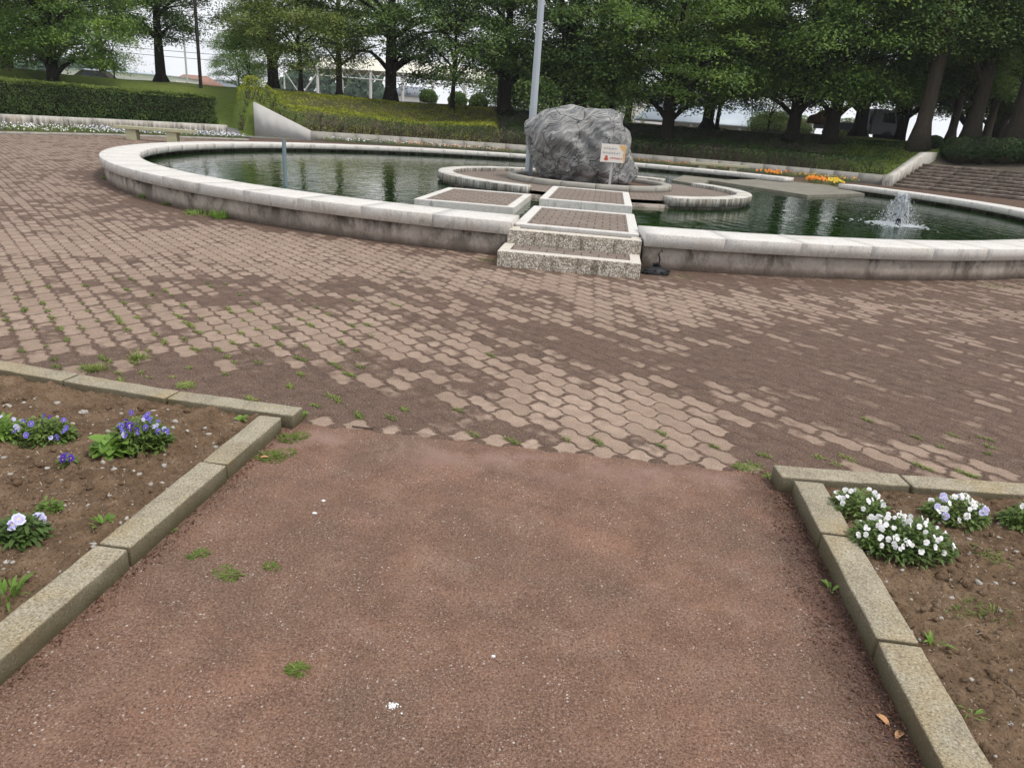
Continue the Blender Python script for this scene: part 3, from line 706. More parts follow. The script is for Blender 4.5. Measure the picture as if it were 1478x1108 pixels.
# sign in front of the boulder
sx, sy = 1.79, 16.2
sg = tag(empty('sign_board', (sx, sy, .40), R_(-2)), 'small cream notice board on a steel post before the boulder', 'sign')
bm = bmesh.new(); bm_box(bm, (0, 0, .24), (.05, .03, .56)); link('post', from_bm('post', bm), M['palepole'], sg)
bd = link('board', box_me('board', (0, -.03, .68), (.52, .018, .37), bev=.004), M['sign'], sg)
def blob(pts, y=-.0425): return [(x, y, z) for x, z in pts]
me = raw('faded_patch', blob([(.12, .857), (.257, .857), (.257, .51), (.235, .505), (.225, .6), (.21, .66), (.235, .72), (.17, .77), (.15, .81)]), [np.arange(9)[None, ::-1]]); link('faded_patch', me, M['orange'], bd)
def strokes(x0, x1, z, h, seed, nst):
    r = random.Random(seed); bm = bmesh.new(); x = x0; y = -.0415
    while x < x1:
        for _ in range(nst):
            a = r.uniform(0, 3.14); l = h * r.uniform(.35, .95); cx, cz = x + r.uniform(-.4, .4) * h, z + r.uniform(-.3, .3) * h
            dx, dz = math.cos(a) * l / 2, math.sin(a) * l / 2; nx, nz_ = -math.sin(a) * .0035, math.cos(a) * .0035
            y -= .00002
            bm.faces.new([bm.verts.new(p) for p in ((cx - dx - nx, y, cz - dz - nz_), (cx + dx - nx, y, cz + dz - nz_), (cx + dx + nx, y, cz + dz + nz_), (cx - dx + nx, y, cz - dz + nz_))])
        x += h * 1.05
    return from_bm('writing', bm)
link('writing', strokes(-.19, .06, .775, .045, 3, 5), M['ink'], bd)
link('writing', strokes(-.2, .14, .685, .045, 5, 5), M['ink'], bd)
link('writing', strokes(-.03, .19, .585, .04, 8, 5), M['redink'], bd)
bm = bmesh.new()
for k, (x, z, r) in enumerate(((-.135, .605, .03), (-.14, .562, .036), (-.115, .56, .025), (-.165, .555, .02))):
    bm.faces.new([bm.verts.new((x + r * math.cos(t), -.0412 - .0003 * k, z + r * math.sin(t))) for t in np.linspace(0, 2 * math.pi, 12, endpoint=False)])
link('red_mark', from_bm('red_mark', bm), M['redink'], bd)

# steel mast behind the boulder, pipe in the water
ms = tag(empty('lamp_post', (.02, 18.9, .31)), 'tall tapered pale steel post rising beside the boulder', 'lamp post')
bm = bmesh.new(); tube(bm, [(0, 0, 0), (0, 0, 2.5), (0, 0, 7.2)], [.105, .09, .06], 10); link('pole', from_bm('pole', bm), M['metal'], ms)
bm = bmesh.new(); bm_box(bm, (0, 0, .012), (.3, .3, .02), bev=.004); link('base_plate', from_bm('base_plate', bm), M['metal'], ms)
bm = bmesh.new(); tube(bm, [(0, 0, 7.2), (.35, 0, 7.35), (.6, 0, 7.36)], [.05, .08, .07], 8); link('lamp_head', from_bm('lamp_head', bm), M['metal'], ms)
bm = bmesh.new(); tube(bm, [(0, 0, -.15), (0, 0, .80), (0, 0, .803)], [.035, .035, .02], 12)
o = link('water_pipe', from_bm('water_pipe', bm, False), M['bluepipe'], loc=(-4.31, 13.2, .17)); tag(o, 'thin blue-grey pipe standing upright in the left water', 'pipe')

# fountain: nozzle and its plume
fo = tag(empty('water_jet', (7.3, 14.6, .19)), 'white bubbling water jet with splash ring in the right water', 'fountain')
bm = bmesh.new(); tube(bm, [(-.02, -.16, -.1), (-.02, -.16, .09), (-.02, -.16, .13)], [.05, .045, .03], 10); link('nozzle', from_bm('nozzle', bm), M['darkmetal'], fo)
r = np.random.default_rng(3); bm = bmesh.new()
for k in range(34):                      # ragged ropes of water thrown up close together
    a_ = r.uniform(0, 2 * math.pi); top = r.uniform(.26, .52); out = r.uniform(.05, .2); t1 = r.uniform(.45, .95); P = []
    for t in np.linspace(0, t1, 8):
        P.append((-.02 + (.015 + out * t ** 1.3) * math.cos(a_) + r.normal(0, .006), -.1 + (.015 + out * t ** 1.3) * math.sin(a_) + r.normal(0, .006), .1 + top * (1 - (1 - 2.1 * t) ** 2 if t < .48 else max(-.2, 1 - (2.0 * t - .96) ** 2 * 1.25))))
    tube(bm, P, [r.uniform(.004, .017) * (1 - .5 * q / 7) for q in range(8)], 5, True)
for v in bm.verts: v.co += Vector(r.normal(0, .006, 3))
link('plume', from_bm('plume', bm, True), M['foam'], fo)
bm = bmesh.new(); n_ = 0
while n_ < 1500:
    q = r.normal(0, 1, 2); z = r.random() ** 1.15 * .6; wd_ = .035 + .17 * (1 - z / .62) ** .9
    m = Matrix.Translation((q[0] * wd_, -.05 + q[1] * wd_ * .8, z)) @ Matrix.Diagonal((*(r.uniform(.5, 1, 2) * r.uniform(.004, .012)), r.uniform(.004, .016), 1))
    bmesh.ops.create_icosphere(bm, subdivisions=1, radius=1, matrix=m); n_ += 1
o = link('spray', from_bm('spray', bm, True), M['foam'], fo); o['kind'] = 'stuff'
bm = bmesh.new()
for k in range(700):
    a_ = r.uniform(0, 2 * math.pi); rad = abs(r.normal(.12, .24)); m = Matrix.Translation((rad * math.cos(a_) * 1.1, rad * math.sin(a_), .002)) @ Matrix.Diagonal((r.uniform(.01, .05), r.uniform(.008, .03), .006, 1))
    bmesh.ops.create_icosphere(bm, subdivisions=1, radius=1, matrix=m)
o = link('foam', from_bm('foam', bm, True), M['foam'], fo); o['kind'] = 'stuff'

# slabs at the back right of the pool
def slab(name, P, zt, zb, mat, label):
    k = len(P); bm = bmesh.new(); t = [bm.verts.new((x, y, zt)) for x, y in P]; b = [bm.verts.new((x, y, zb)) for x, y in P]
    bm.faces.new(t); bm.faces.new(b[::-1])
    for i_ in range(k): bm.faces.new((t[i_], b[i_], b[(i_ + 1) % k], t[(i_ + 1) % k]))
    bmesh.ops.recalc_face_normals(bm, faces=bm.faces)
    return tag(link(name, from_bm(name, bm), M[mat]), label, 'stone slab', 'stone slabs over the back water')
slab('stone_slab', [(7.75, 20.6), (10.6, 23.5), (10.9, 27.2), (9.1, 28.4), (5.9, 24.6)], .26, .05, 'slabm', 'large flat stone slab bridging the back rim gap, right of the island')
slab('stone_slab', [(5.1, 21.9), (5.85, 24.3), (6.9, 26.2), (5.6, 27.0), (4.5, 23.4)], .24, .05, 'slabm', 'smaller flat stone slab between the island ring and the larger slab')

# black drain clump beside the steps
bm = bmesh.new(); r = random.Random(4); bmesh.ops.create_icosphere(bm, subdivisions=3, radius=1, matrix=Matrix.Diagonal((.17, .12, .085, 1)))
for k in range(60):
    a_ = r.uniform(0, 6.28); rad = r.uniform(0, .17); z = .12 * (1 - rad / .2)
    m = Matrix.Translation((rad * math.cos(a_) * 1.15, rad * math.sin(a_) * .7, z * r.uniform(.2, 1))) @ Matrix.Rotation(r.uniform(0, 3), 4, 'Z') @ Matrix.Diagonal((r.uniform(.02, .05), r.uniform(.01, .03), r.uniform(.008, .02), 1))
    bmesh.ops.create_icosphere(bm, subdivisions=1, radius=1, matrix=m)
wh_ = link('weed_heap', from_bm('weed_heap', bm), M['darkmetal'], loc=(1.56, 8.33, 0)); bm = bmesh.new()
tube(bm, [(.02, 0, .05), (.04, .02, .16), (.02, .03, .22), (.05, .03, .27), (.06, .03, .24)], [.012, .01, .011, .01, .007], 6); link('stick', from_bm('stick', bm), M['darkmetal'], wh_)
tag(wh_, 'black heap of rotten pondweed with an upright twig beside the steps', 'weed heap')

# ------------------------------------------------------------------ foliage builders
def cards(Cn, Nn, ln, wd, fold=.25):
    """leaf faces: kite of 4 verts per leaf, random heading in the plane of its normal"""
    n = len(Cn); Nn = Nn / np.linalg.norm(Nn, axis=1, keepdims=True)
    a = rng.normal(size=(n, 3)); T = np.cross(Nn, a); T /= np.linalg.norm(T, axis=1, keepdims=True); B = np.cross(Nn, T)
    ln = ln[:, None]; wd = wd[:, None]
    p0 = Cn - T * ln * .5; p1 = Cn + B * wd * .5 + Nn * wd * fold; p2 = Cn + T * ln * .5 - Nn * ln * .12; p3 = Cn - B * wd * .5 + Nn * wd * fold
    V = np.stack([p0, p1, p2, p3], 1).reshape(-1, 3)
    return V, [np.arange(n * 4).reshape(-1, 4)]
def crown(seed, rx, zlo, zhi, npads, nleaf, ls=.17, droop=.12, flat=.33, spread=None):
    """horizontal sprays of leaves on an uneven envelope; returns pads and mesh arrays"""
    r = np.random.default_rng(seed); pads = []; tries = 0
    lob = r.uniform(.72, 1.18, 9)
    while len(pads) < npads and tries < npads * 60:
        tries += 1
        t = r.random() ** 1.0; z = zlo + (zhi - zlo) * t; a = r.uniform(0, 2 * np.pi)
        env = math.sin(math.pi * min(1, .20 + .72 * t)) ** .7 * rx * lob[int(a / 2 / np.pi * 9) % 9] * (1.0 if t > .1 else .92)
        q = r.random() ** .42 * env
        pads.append((q * math.cos(a), q * math.sin(a), z + r.normal(0, .2) - droop * (q / rx) ** 2 * 1.2, r.uniform(.7, 1.45) * (.75 + .35 * q / max(env, .1)), a, q / max(env, .1)))
    Cs, Ns = [], []
    for (x, y, z, s, a, q) in pads:
        k = int(nleaf / npads * (s / 1.0) ** 2); uu = r.normal(size=(k, 3)); rad = np.minimum(np.hypot(uu[:, 0], uu[:, 1]), 2.1)
        dx = uu[:, 0] * .52 * s; dy = uu[:, 1] * .52 * s
        outw = dx * math.cos(a) + dy * math.sin(a)
        dz = uu[:, 2] * flat * .55 * s - droop * (rad * .52) ** 2 * s * .9 - outw * .16 * q
        Cs.append(np.stack([x + dx, y + dy, z + dz], -1))
        Ns.append(np.stack([dx * .5 + r.normal(0, .42, k) + math.cos(a) * .25, dy * .5 + r.normal(0, .42, k) + math.sin(a) * .25, np.full(k, 1.0)], -1))
    Cs, Ns = np.concatenate(Cs), np.concatenate(Ns); k = len(Cs)
    V, F = cards(Cs, Ns, ls * r.uniform(.7, 1.35, k), ls * .52 * r.uniform(.7, 1.3, k))
    return pads, V, F
def trunk_mesh(seed, h, r_, pads, fork=.28, lean=(0, 0), limbs=16, flare=1.7, stems=1, wob=.12):
    r = random.Random(seed); bm = bmesh.new(); top = None
    for s in range(stems):
        la = (lean[0] + (r.uniform(-.35, .35) if stems > 1 else 0), lean[1] + (r.uniform(-.3, .3) if stems > 1 else 0)); sc = 1 if s == 0 else r.uniform(.45, .7)
        P, Rd = [], []
        for k in range(13):
            t = k / 12; z = h * t
            P.append((la[0] * z + wob * math.sin(t * 5 + seed) * t * 2 + (s * .25 if s else 0), la[1] * z + wob * math.cos(t * 4 + seed * 2) * t * 2 + (s * .1), z - .25))
            Rd.append(r_ * sc * ((1 - t) ** .75 * .95 + .05) * (1 + (flare - 1) * max(0, 1 - t * 11) ** 2))
        tube(bm, P, Rd, 12, True)
        for v in bm.verts:
            if v.co.z < 1.0: v.co.x += .06 * r_ * math.sin(5 * math.atan2(v.co.y, v.co.x))
        if s == 0: top = P
    sel = r.sample(pads, min(limbs, len(pads)))
    for (x, y, z, s, a, q) in sel:
        b = max(fork * h * .8, min(z - .35 - .35 * math.hypot(x, y) * .6, h * .92)); k = min(12, max(0, int(b / h * 12))); p0 = Vector(top[k])
        p1 = Vector((x, y, z - .05)); m = p0.lerp(p1, .5) + Vector((r.uniform(-.2, .2), r.uniform(-.2, .2), .35 + r.uniform(-.1, .3)))
        r0_ = r_ * (1 - k / 12) ** .75 * r.uniform(.28, .5) + .02
        tube(bm, [p0, p0.lerp(m, .55) + Vector((0, 0, .1)), m, m.lerp(p1, .6), p1], [r0_, r0_ * .8, r0_ * .58, r0_ * .35, .012], 6, False)
    return from_bm('trunk', bm, True)
KIND = {}
def tree_kind(key, seed, h, r_, rx, zlo, zhi, npads, nleaf, ls, leaf, bark='bark', **k):
    ck = {q: k.pop(q) for q in ('droop', 'flat') if q in k}
    pads, V, F = crown(seed, rx, zlo, zhi, npads, nleaf, ls, **ck)
    tm = trunk_mesh(seed, h, r_, pads, **k); tm.materials.append(M[bark])
    cm = raw('crown', V, F); cm.materials.append(M[leaf]); KIND[key] = (tm, cm)
def tree(key, xp, Yd, label, group, sc=1.0, rz=0.0, name='broadleaf_tree', cat='tree', szs=1.0, dz=0.0, leaf=None):
    x, y, z = px(xp, Yd)
    t = tag(empty(name, (x, y, z + dz), rz), label, cat, group); t.scale = (sc, sc, sc * szs)
    tm, cm = KIND[key]; link('trunk', tm, None, t); c = link('crown', cm, None, t)
    if leaf:
        c.material_slots[0].link = 'OBJECT'; c.material_slots[0].material = M[leaf]
    return t
tree_kind('spread', 11, 9.5, .42, 4.8, 2.9, 11, 140, 23000, .19, 'leafdark', fork=.24, limbs=26, flare=1.9)
tree_kind('wide', 12, 10, .46, 5.6, 2.5, 12, 160, 30000, .19, 'leafdark', fork=.24, limbs=28, flare=1.9)
tree_kind('slim', 13, 7, .14, 3.5, 1.6, 8.5, 90, 14000, .18, 'leafdark', fork=.35, limbs=16, flare=1.5)
tree_kind('olive', 14, 7.5, .17, 4.3, 1.5, 9, 120, 22000, .175, 'leafolive', fork=.3, limbs=18)
tree_kind('tall', 15, 13, .46, 5.8, 3.0, 14, 160, 28000, .2, 'leafdark', fork=.28, limbs=26, flare=1.6)
tree_kind('multi', 16, 12, .56, 5.6, 3.0, 13, 160, 26000, .2, 'leafdark', fork=.25, limbs=22, flare=1.4, stems=4)
tree_kind('conifer', 17, 20, .43, 4.4, 5.2, 19, 160, 25000, .19, 'leafdark', 'bark2', fork=.3, limbs=26, flare=1.75, wob=.05, droop=.5)
tree_kind('low', 18, 8.5, .4, 5.5, 2.3, 10, 170, 33000, .185, 'leafmid', fork=.24, limbs=26, flare=1.9)
tree_kind('back', 21, 13, .36, 6.0, 5.2, 14, 140, 21000, .22, 'leafdark', fork=.33, limbs=22, flare=1.6)
tree_kind('young', 19, 4.6, .07, 2.1, 1.0, 5.2, 60, 5000, .17, 'leaflight', fork=.3, limbs=14, flare=1.2)
tree_kind('bush', 20, 2.2, .08, 1.9, .2, 2.7, 60, 6000, .16, 'leaflight', fork=.1, limbs=8, flare=1.2)

GT = 'broadleaf trees along the mound'
T = [
 ('low', 78, 47, 'broad low tree with bright drooping sprays over the left hedge', 1.0, .3, None, -.7),
 ('low', 12, 52, 'low-branched tree at the far left edge behind the stakes', 1.0, 2.0, 'leafmid', -.7),
 ('spread', 233, 56, 'dark tree with forked trunk standing alone on the left lawn', .92, 1.1, None),
 ('tall', 395, 58, 'dark tall tree whose thick trunk stands behind the olive tree', .95, .5, 'leafmid'),
 ('olive', 434, 50, 'small olive-green tree with a thin straight trunk above the azaleas', .95, .2, None),
 ('tall', 564, 52, 'dark tree with a curved trunk and ivy at its foot', .92, 2.4, None),
 ('slim', 652, 50, 'young dark tree with a very thin trunk between two larger ones', 1.15, .9, None),
 ('wide', 728, 51, 'dark spreading tree just left of the steel post', .95, 1.6, None),
 ('multi', 824, 50, 'massive several-stemmed dark tree directly behind the boulder', 1.0, .4, None),
 ('slim', 880, 49, 'slender dark forked tree just right of the boulder', 1.35, 2.2, None),
 ('low', 961, 47, 'stout tree with low drooping crown before the white pavilion', 1.08, 1.2, None),
 ('wide', 1020, 55, 'dark tree with flared trunk base before the pavilion roof', .95, .2, None),
 ('slim', 1034, 54, 'thin dark stem beside the flared trunk before the pavilion', 1.1, 1.5, None),
 ('low', 1142, 47, 'tree with wide low crown in front of the rounded shrubs', 1.05, 3.0, 'leafmid'),
 ('low', 1196, 46, 'tree whose straight trunk hides the bed of the truck', 1.1, 4.2, None),
 ('wide', 1238, 52, 'leaning dark tree just left of the truck cab', 1.0, 2.6, 'leafmid'),
 ('multi', 1292, 58, 'dark tree with slanting limbs behind the truck cab', .9, 1.9, None),
]
for (k, xp, Yd, lab_, sc, rz, lf_, *dz_) in T: tree(k, xp, Yd, lab_, GT, sc, rz, leaf=lf_, dz=dz_[0] if dz_ else 0)
GC = 'tall conifers on the right'
for (xp, Yd, lab_, sc, rz) in [(1324, 43, 'tall conifer with pale fibrous fluted trunk beside the stair wall', 1.0, .2), (1369, 49, 'dark narrow conifer trunk between the two pale fluted trunks', .62, 1.0), (1397, 45, 'tall conifer with pale trunk behind the clipped round hedge', 1.0, 2.0),
                               (1418, 52, 'dark conifer just right of the second pale trunk', .7, 3.1), (1438, 55, 'dark slim conifer at the back of the right grove', .62, 4.0), (1460, 44, 'thick dark conifer at the right picture edge', 1.0, 5.0), (1520, 42, 'conifer beyond the right picture edge with boughs reaching in', 1.0, 1.4)]:
    tree('conifer', xp, Yd, lab_, GC, sc, rz, name='conifer_tree', cat='conifer')
GB = 'trees behind the mound'
for (k, xp, Yd, lab_, sc, rz, lf_) in [
 ('back', 150, 75, 'dark tree behind the left lawn crest', 1.0, .3, 'leafdark'), ('olive', 345, 78, 'fresh green roundish tree far behind the left lawn', .62, 1.2, 'leaflight'),
 ('back', 490, 74, 'dark tree standing behind the olive tree', .95, 2.2, 'leafmid'), 
  ('olive', 850, 72, 'light green tree glimpsed between the trunks behind the boulder', .7, .6, 'leaflight'), ('back', 905, 70, 'dark tree in second row right of the boulder', .95, 3.6, 'leafdark'),
  
 ('back', 1330, 66, 'dark tree in second row behind the pale fluted trunk', 1.0, .9, 'leafdark'), ('wide', 1430, 64, 'dark tree filling the back of the right grove', 1.1, 2.1, 'leafdark'), ('wide', 1390, 54, 'dark leafy tree among the conifers', 1.0, 3.3, 'leafdark'), ('low', 1490, 58, 'dark low tree at the far right edge', 1.0, 1.3, 'leafdark')]:
    tree(k, xp, Yd, lab_, GB, sc, rz, leaf=lf_)
GY = 'young trees and bushes beyond the mound'
for (k, xp, Yd, lab_, sc, rz) in [('young', 165, 62, 'feathery pale sapling on the left lawn crest', .8, .3), ('young', 360, 70, 'bright young tree beside the dark thick trunk', 1.1, 1.3), ('bush', 740, 62, 'light green bush under the dark spreading tree', 1.6, .5), ('bush', 792, 66, 'light green bush left of the massive trunk', 1.8, 1.1), ('bush', 862, 64, 'light green bush right of the massive trunk', 1.7, 2.2), ('young', 1108, 60, 'pale young tree with round shrubs at its foot', .9, 2.0)]:
    tree(k, xp, Yd, lab_, GY, sc, rz, name='young_tree' if k == 'young' else 'bush', cat='young tree' if k == 'young' else 'bush')

def shell_leaves(Pts, Nrm, ls, jit=.5, depth=.06):
    n = len(Pts); N = Nrm + rng.normal(0, jit, (n, 3)); Cn = Pts - Nrm * rng.random((n, 1)) ** 1.5 * depth
    return cards(Cn, N, ls * rng.uniform(.6, 1.4, n), ls * .5 * rng.uniform(.7, 1.3, n))
def sphere_shrub(name, xp, Yd, r, label, group, leaf='leaflight', n=2600, sq=.9, cat='shrub'):
    x, y, z = px(xp, Yd); d = rng.normal(size=(n, 3)); d[:, 2] = np.abs(d[:, 2]) * 1.2 - .55; d /= np.linalg.norm(d, axis=1, keepdims=True)
    bmp = 1 + .05 * np.sin(d[:, 0] * 7) * np.sin(d[:, 1] * 6 + 1) + .04 * np.sin(d[:, 2] * 11)
    V, F = shell_leaves(d * r * bmp[:, None] * [1, 1, sq] + [0, 0, r * .6], d, .13, .5, .2)
    t = tag(empty(name, (x, y, z)), label, cat, group)
    link('foliage', raw('foliage', V, F), M[leaf], t)
    bm = bmesh.new(); bmesh.ops.create_icosphere(bm, subdivisions=3, radius=1, matrix=Matrix.Translation((0, 0, r * .6)) @ Matrix.Diagonal((r * .78, r * .78, r * .68, 1)))
    link('branches', from_bm('branches', bm, True), M['twig'], t)
GS = 'clipped round shrubs under the trees'
for xp, Yd, r, lab_ in [(1098, 76, 1.5, 'clipped round shrub next to the pavilion end wall'), (1122, 75, 1.55, 'clipped round shrub second from the pavilion'), (1152, 76, 1.45, 'clipped round shrub left of the soil heap'), (1218, 74, 1.5, 'clipped round shrub seen between trunks above the truck bed')]:
    sphere_shrub('round_shrub', xp, Yd, r, lab_, GS)
for xp, Yd, r, lab_ in [(618, 66, .8, 'low round shrub left of the canopy column'), (660, 66, .85, 'low round shrub under the canopy, middle one'), (690, 65, .85, 'low round shrub under the canopy beside the netting')]:
    sphere_shrub('round_shrub', xp, Yd, r, lab_, 'low round shrubs by the canopy')
GH = 'dark clipped shrubs above the stairs'
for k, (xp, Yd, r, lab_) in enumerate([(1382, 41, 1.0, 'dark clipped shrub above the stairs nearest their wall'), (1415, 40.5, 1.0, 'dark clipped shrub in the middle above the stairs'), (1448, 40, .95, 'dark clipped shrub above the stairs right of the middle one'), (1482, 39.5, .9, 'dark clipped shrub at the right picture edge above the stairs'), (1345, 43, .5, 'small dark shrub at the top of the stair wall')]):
    sphere_shrub('clipped_shrub', xp, Yd, r, lab_, GH, 'azdarkshade', 3600, .75)

# azalea bank between the low wall and the crest
def bank(name, th0, th1, R0, R1, hf, leaf, label, dens, seed):
    """a shrub mass: clipped front, then a rolling top following the ground"""
    r = np.random.default_rng(seed); n = int(abs(th1 - th0) / 57.3 * 29 * (R1 - R0) * dens)
    th = r.uniform(th0, th1, n); R = r.uniform(R0, R1, n)
    kp = (th + .40 * (R - 23.5) < 129.65) | (th1 < 120); th, R = th[kp], R[kp]; n = len(th); Rq = R; R = R + wshift(th)
    x = PX + R * np.cos(np.radians(th)); y = PY + R * np.sin(np.radians(th))
    lump = .06 * np.sin(x * 1.7 + seed) * np.sin(y * 1.9) + .05 * np.sin(x * 4.1) * np.sin(y * 3.7 + 1) + .16 * np.sin(x * .55 + 2)
    h = hf * sm(Rq, R0 - .2, R0 + .55) * (1 - .68 * sm(Rq, R0 + .8, R0 + 4.5)) * (1 - .97 * sm(Rq, R1 - 2.2, R1)) + lump * sm(Rq, R0, R0 + 1) * (1 - sm(Rq, R1 - 2.2, R1 - .5))
    e = np.minimum(th - th0, th1 - th) / 57.3 * R; h = h * sm(e, -.05, .6)
    P1 = np.stack([x, y, terr(x, y) + h], -1); rd = np.stack([np.cos(np.radians(th)), np.sin(np.radians(th)), 0 * th], -1)
    N1 = np.stack([0 * x, 0 * x, 0 * x + 1], -1) - rd * .5 * (1 - sm(R, R0, R0 + 1))[:, None]
    # front face
    nf = int(abs(th1 - th0) / 57.3 * R0 * hf * dens * 1.9); th = r.uniform(th0, th1, nf); z = r.random(nf) ** .8
    bul = .22 * np.sin(th * 2.3 + seed) * np.sin(th * 5.1) + .1 * np.sin(z * 5 + th * 9)
    R = R0 + .1 + bul * .8 + .25 * (1 - np.sin(z * 1.5)) + wshift(th); x = PX + R * np.cos(np.radians(th)); y = PY + R * np.sin(np.radians(th))
    keep = (z > .22 + .16 * np.sin(th * 7) * np.sin(th * 3.3)) | (r.random(nf) < .12)
    P2 = np.stack([x, y, terr(PX + (R0 + .4 + wshift(th)) * np.cos(np.radians(th)), PY + (R0 + .4 + wshift(th)) * np.sin(np.radians(th))) - .12 + z * (hf + .1)], -1)[keep]
    N2 = (-np.stack([np.cos(np.radians(th)), np.sin(np.radians(th)), 0 * th - .5], -1))[keep]
    V, F = shell_leaves(P1, N1, .11, .42, .12); Vq, Fq_ = shell_leaves(P2, N2, .11, .55, .25)
    t = tag(empty(name, (*pol((R0 + R1) / 2, (th0 + th1) / 2), 0)), label, 'hedge'); lo = np.array(t.location)
    link('foliage', raw('foliage', V - lo, F), M[leaf], t); link('front_face', raw('front_face', Vq - lo, Fq_), M['azfront'], t)
    bm = bmesh.new(); rr_ = random.Random(seed)
    for k in range(int(abs(th1 - th0) * 7)):
        q = rr_.uniform(th0, th1); ws_ = float(wshift(q)); xx, yy = pol(R0 + rr_.uniform(.0, .4) + ws_, q); zz = tz(*pol(R0 + .4 + ws_, q)) - .1
        for s in range(3): tube(bm, [Vector((xx, yy, zz)) - t.location, Vector((xx + rr_.uniform(-.15, .15), yy + rr_.uniform(-.15, .15), zz + rr_.uniform(.35, .6))) - t.location], [.012, .006], 4, False)
    link('stems', from_bm('stems', bm), M['twig'], t)
bank('azalea_hedge', 97, 129.75, 24.3, 32.5, .98, 'azalea', 'long yellow-green azalea bank with browned patches, left of the boulder', 170, 1)
bank('shrub_hedge', 48.6, 97.3, 24.3, 32.5, .85, 'azdarkshade', 'long dark green shrub bank between the boulder and the stairs', 150, 2)

# left clipped hedge on the wall
def box_hedge(name, th0, th1, R0, R1, z0, z1, leaf, label, dens):
    A = math.radians(th1 - th0); n1 = int(A * R0 * (z1 - z0) * dens); n2 = int(A * R0 * (R1 - R0) * dens * .8)
    th = np.radians(rng.uniform(th0, th1, n1)); z = rng.uniform(z0, z1, n1); bul = .05 * np.sin(th * 60) * np.sin(z * 3) + .05 * np.sin(th * 190 + z * 4)
    R = R0 + bul + .1 * sm(z, z1 - .25, z1); P = [np.stack([PX + R * np.cos(th), PY + R * np.sin(th), z], -1)]; N = [-np.stack([np.cos(th), np.sin(th), 0 * th], -1)]
    th = np.radians(rng.uniform(th0, th1, n2)); R = rng.uniform(R0, R1, n2); P.append(np.stack([PX + R * np.cos(th), PY + R * np.sin(th), z1 + .05 * np.sin(R * 5) * np.sin(th * 90) + rng.exponential(.018, n2)], -1)); N.append(np.tile([0, 0, 1.], (n2, 1)))
    ne = int((R1 - R0) * (z1 - z0) * dens * 1.3); R = rng.uniform(R0, R1, ne); z = rng.uniform(z0, z1, ne); te = np.radians(th0) * np.ones(ne) + .004 * np.sin(z * 7)
    P.append(np.stack([PX + R * np.cos(te), PY + R * np.sin(te), z], -1)); N.append(np.stack([np.sin(te), -np.cos(te), 0 * te], -1))
    P, N = np.concatenate(P), np.concatenate(N); t = tag(empty(name, (*pol((R0 + R1) / 2, th0 + 8), 0)), label, 'hedge'); lo = np.array(t.location)
    tp = np.concatenate([np.zeros(n1, bool), np.ones(n2, bool), np.zeros(ne, bool)])
    V, F = shell_leaves(P[~tp], N[~tp], .09, .55, .2); link('foliage', raw('foliage', V - lo, F), M[leaf], t)
    V, F = shell_leaves(P[tp], N[tp], .1, .4, .05); link('top_leaves', raw('top_leaves', V - lo, F), M['leafolive'], t)  # top of the hedge gets a lighter leaf colour than its face
    V, F = arc_sweep([(.2, z0 - .1), (.2, z1 - .14), (R1 - R0 - .2, z1 - .14), (R1 - R0 - .2, z0 - .1)], R0, th0 + .4, th1, 40, (PX, PY)); link('branches', raw('branches', V - lo, F), M['innertwig'], t)
box_hedge('clipped_hedge', 134.2, 176, 24.15, 26.4, .40, 1.78, 'hedge', 'long clipped box hedge above the white wall on the left', 620)

# ------------------------------------------------------------------ walls round the plaza
def wall_arc(th0, th1, R0, thick, zb, zt, seg_deg=2.9):
    parts = []; nb = max(1, int(round(abs(th1 - th0) / seg_deg))); stp = (th1 - th0) / nb
    for b in range(nb):
        parts.append(arc_sweep([(0, zb), (0, zt), (thick, zt), (thick, zb)], R0, th0 + b * stp + .015, th0 + (b + 1) * stp - .015, 3))
    return merge(parts)
V, F = wall_arc(133.6, 190, 23.55, .4, -.05, .52); V[:, :2] += (PX, PY); o = link('low_wall', raw('low_wall', V, F), M['granite_far']); tag(o, 'low pale stone wall under the clipped hedge on the left', 'wall')
# right-hand retaining wall: sloping end, then low run, then the stair cheek
rw = tag(empty('retaining_wall', (PX, PY, 0)), 'pale retaining wall behind the pool, sloping up at its left end', 'wall')
V, F = wall_arc(47.4, 123.3, 23.55, .35, -.05, .47); link('low_run', raw('low_run', V, F), M['concrete'], rw)
nS = 6; Vv = []; A_ = np.array(WA); B_ = np.array(WB); d_ = (B_ - A_) / np.linalg.norm(B_ - A_); n_ = np.array([d_[1], -d_[0]]); n_ = n_ * (1 if n_[1] > 0 else -1)
for k in range(nS + 1):
    q = A_ + (B_ - A_) * k / nS; zt = .47 + (1.68 - .47) * k / nS
    for o_2, z in ((0, -.05), (0, zt), (.3, zt), (.3, -.05)): Vv.append((*(q + n_ * o_2 - (PX, PY)), z))
ii = np.arange(nS)[:, None] * 4 + np.arange(4)[None, :]; jj = np.arange(nS)[:, None] * 4 + (np.arange(4)[None, :] + 1) % 4
link('sloping_end', raw('sloping_end', np.array(Vv), [np.stack([ii, jj, jj + 4, ii + 4], -1).reshape(-1, 4), np.array([[3, 2, 1, 0]]), np.array([[nS * 4, nS * 4 + 1, nS * 4 + 2, nS * 4 + 3]])]), M['palecon'], rw)

